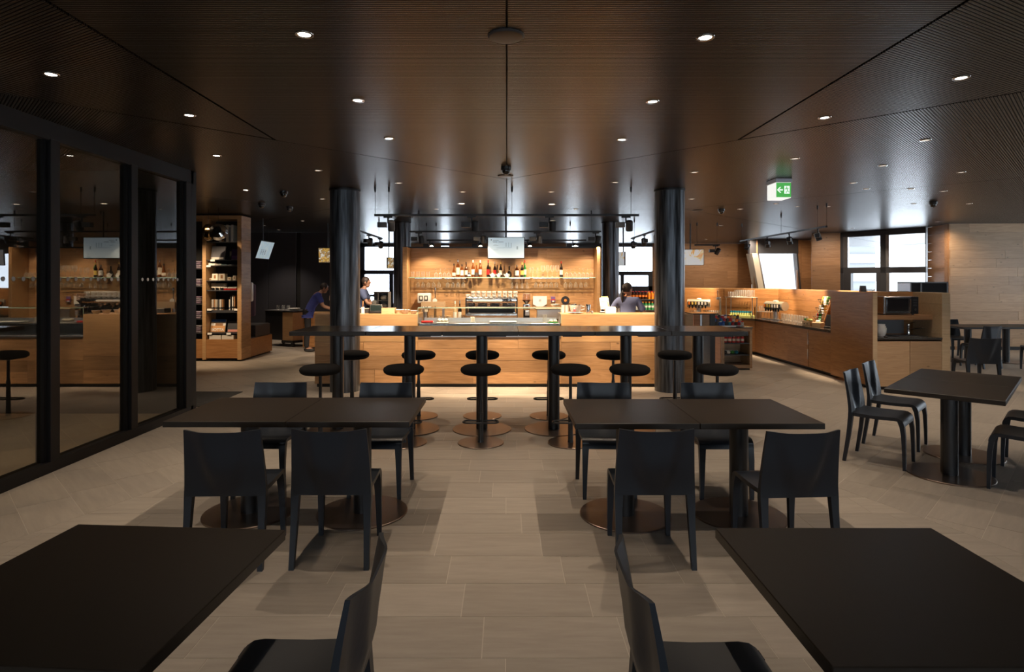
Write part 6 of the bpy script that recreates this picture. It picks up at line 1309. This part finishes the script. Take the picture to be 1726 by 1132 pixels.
# ------------------------------------------------------------------ track lights
ZT = 2.61
def rail(p0, p1, label, hangers, z=ZT):
    t = thing('lighting_track', label, 'lighting track', (p0[0], p0[1], z), group='suspended lighting tracks')
    a = Vector((*p0, z)); b = Vector((*p1, z)); c = (a+b)/2; L_ = (b-a).length; an = math.atan2(b.y-a.y, b.x-a.x)
    MB().box(c, (L_, .036, .034), an, .003).build('rail', M['track_black'], t, world=True)
    for k in hangers:
        p = a.lerp(b, k); MB().cyl(p+Vector((0, 0, .017)), (p.x, p.y, CEIL-.06), .003, n=6).build('cable', M['track_black'], t, world=True)
        MB().lathe([(.008, CEIL-.075), (.014, CEIL-.06), (.016, CEIL-.001)], (p.x, p.y, 0), 12).build('cable_mount', M['black_plastic'], t, world=True)
    return t
def head(x, y, z, target, label, lit='dark', pw=1.0, color=WARM2, angle=50, yaw=0, nolight=False):
    """spotlight clipped under the rail at (x, y, z)"""
    o = thing('spotlight', label, 'spotlight', (x, y, z-.017), group='black track spotlights')
    MB().box((0, 0, -.012), (.13, .03, .022), yaw).build('adapter', M['track_black'], o)
    MB().cyl((0, 0, -.02), (0, 0, -.10), .012, n=10).build('stem', M['track_black'], o)
    d = (Vector(target)-Vector((x, y, z-.13))).normalized()
    sd = Vector((math.cos(yaw), math.sin(yaw), 0))
    MB().box((-sd.x*.085, -sd.y*.085, -.125), (.13, .075, .075), yaw, .004).build('driver_box', M['track_black'], o)
    hc = Vector((sd.x*.05, sd.y*.05, -.135)); q = d.to_track_quat('Z', 'Y').to_matrix().to_4x4()
    MB().lathe([(.045, -.07), (.052, -.06), (.052, .075), (.046, .075), (.044, .05), (0, .05)], hc, 20, q).build('lamp_head', M['track_black'], o)
    MB().lathe([(0, .051), (.043, .051), (.043, .056), (0, .056)], hc, 20, q).build('lens', M['lamp_warm'] if lit == 'lit' else M['lamp_dim'], o)
    if not nolight:
        p = Vector((x, y, z-.017))+hc+d*.09
        spot('track_beam', p, target, PW_TRACK*pw, color, angle, .55, .016)
    return o
y1 = 8.77; rail((wx(631, y1), y1), (wx(1077, y1), y1), 'front lighting track hanging before the counter', (.003, .055, .52, .97))
for i, (px, tx) in enumerate(((654, -1.9), (795, -.55), (926, .65), (1055, 1.9))): head(wx(px, y1), y1, ZT, (tx, 9.6 if i in (0, 3) else 9.35, 1.0 if i in (0, 3) else .55), '%s spotlight on the front track, counted from the shop side' % ORD[i], 'dark', 1.05, WARM2, 60)
y2 = 11.7; rail((wx(690, y2), y2), (wx(1013, y2), y2), 'middle lighting track hanging before the bar wall', (.05, .5, .95))
for i, (px, tx) in enumerate(((706, -1.35), (811, -.45), (905, .5), (1004, 1.4))): head(wx(px, y2), y2-.0, ZT, (tx, YB-.1, .2), '%s spotlight on the middle track, counted from the shop side' % ORD[i], 'dark', .13, WARM2, 115)
y3 = 14.2; rail((wx(719, y3), y3), (wx(988, y3), y3), 'rear lighting track above the bar wall', (.0, .06, .5, .9))
for i, px in enumerate((728, 810, 893, 969)): head(wx(px, y3)-.05, y3, ZT+.02, (wx(px, y3)+.02, 11.2, 1.0), '%s glowing spotlight over the top of the bar wall, counted from the shop side' % ORD[i], 'lit', .5, WARM2, 50, nolight=(i in (1, 2)))
xl = 2.84
for s, who in ((-1, 'shop'), (1, 'cooler')):
    rail((s*xl, 10.4), (s*xl, 13.65), 'lighting track running along the %s side of the bar' % who, (.1, .9))
    for i, y in enumerate((11.3, 12.35, 13.4)): head(s*xl, y, ZT, (s*(xl+.4), y+1.2, .9), '%s spotlight on the %s side track' % (ORD[i], who), 'dark', .35, WARM, 60, R(90 if s > 0 else 70))
rail((5.66, 10.6), (5.66, 14.5), 'lighting track over the drinks counter', (.0, .08, .45, .98))
for i, (y, tg) in enumerate(((10.9, (6.2, 10.6, .9)), (12.0, (6.2, 12.3, 1.0)), (13.0, (5.9, 13.6, 1.0)), (14.1, (5.2, 14.6, 1.0)))): head(5.66, y, ZT, tg, '%s spotlight on the drinks counter track, counted from the kitchenette' % ORD[i], 'dark', .8, WARM2, 70, R(60))
rail((4.45, 14.2), (5.05, 14.2), 'short lighting track above the fruit screen', (.1, .9), 2.5)
head(4.95, 14.2, 2.5, (4.4, 15.2, .9), 'lone spotlight on the short track by the fruit screen', 'dark', .8, WARM2, 70)
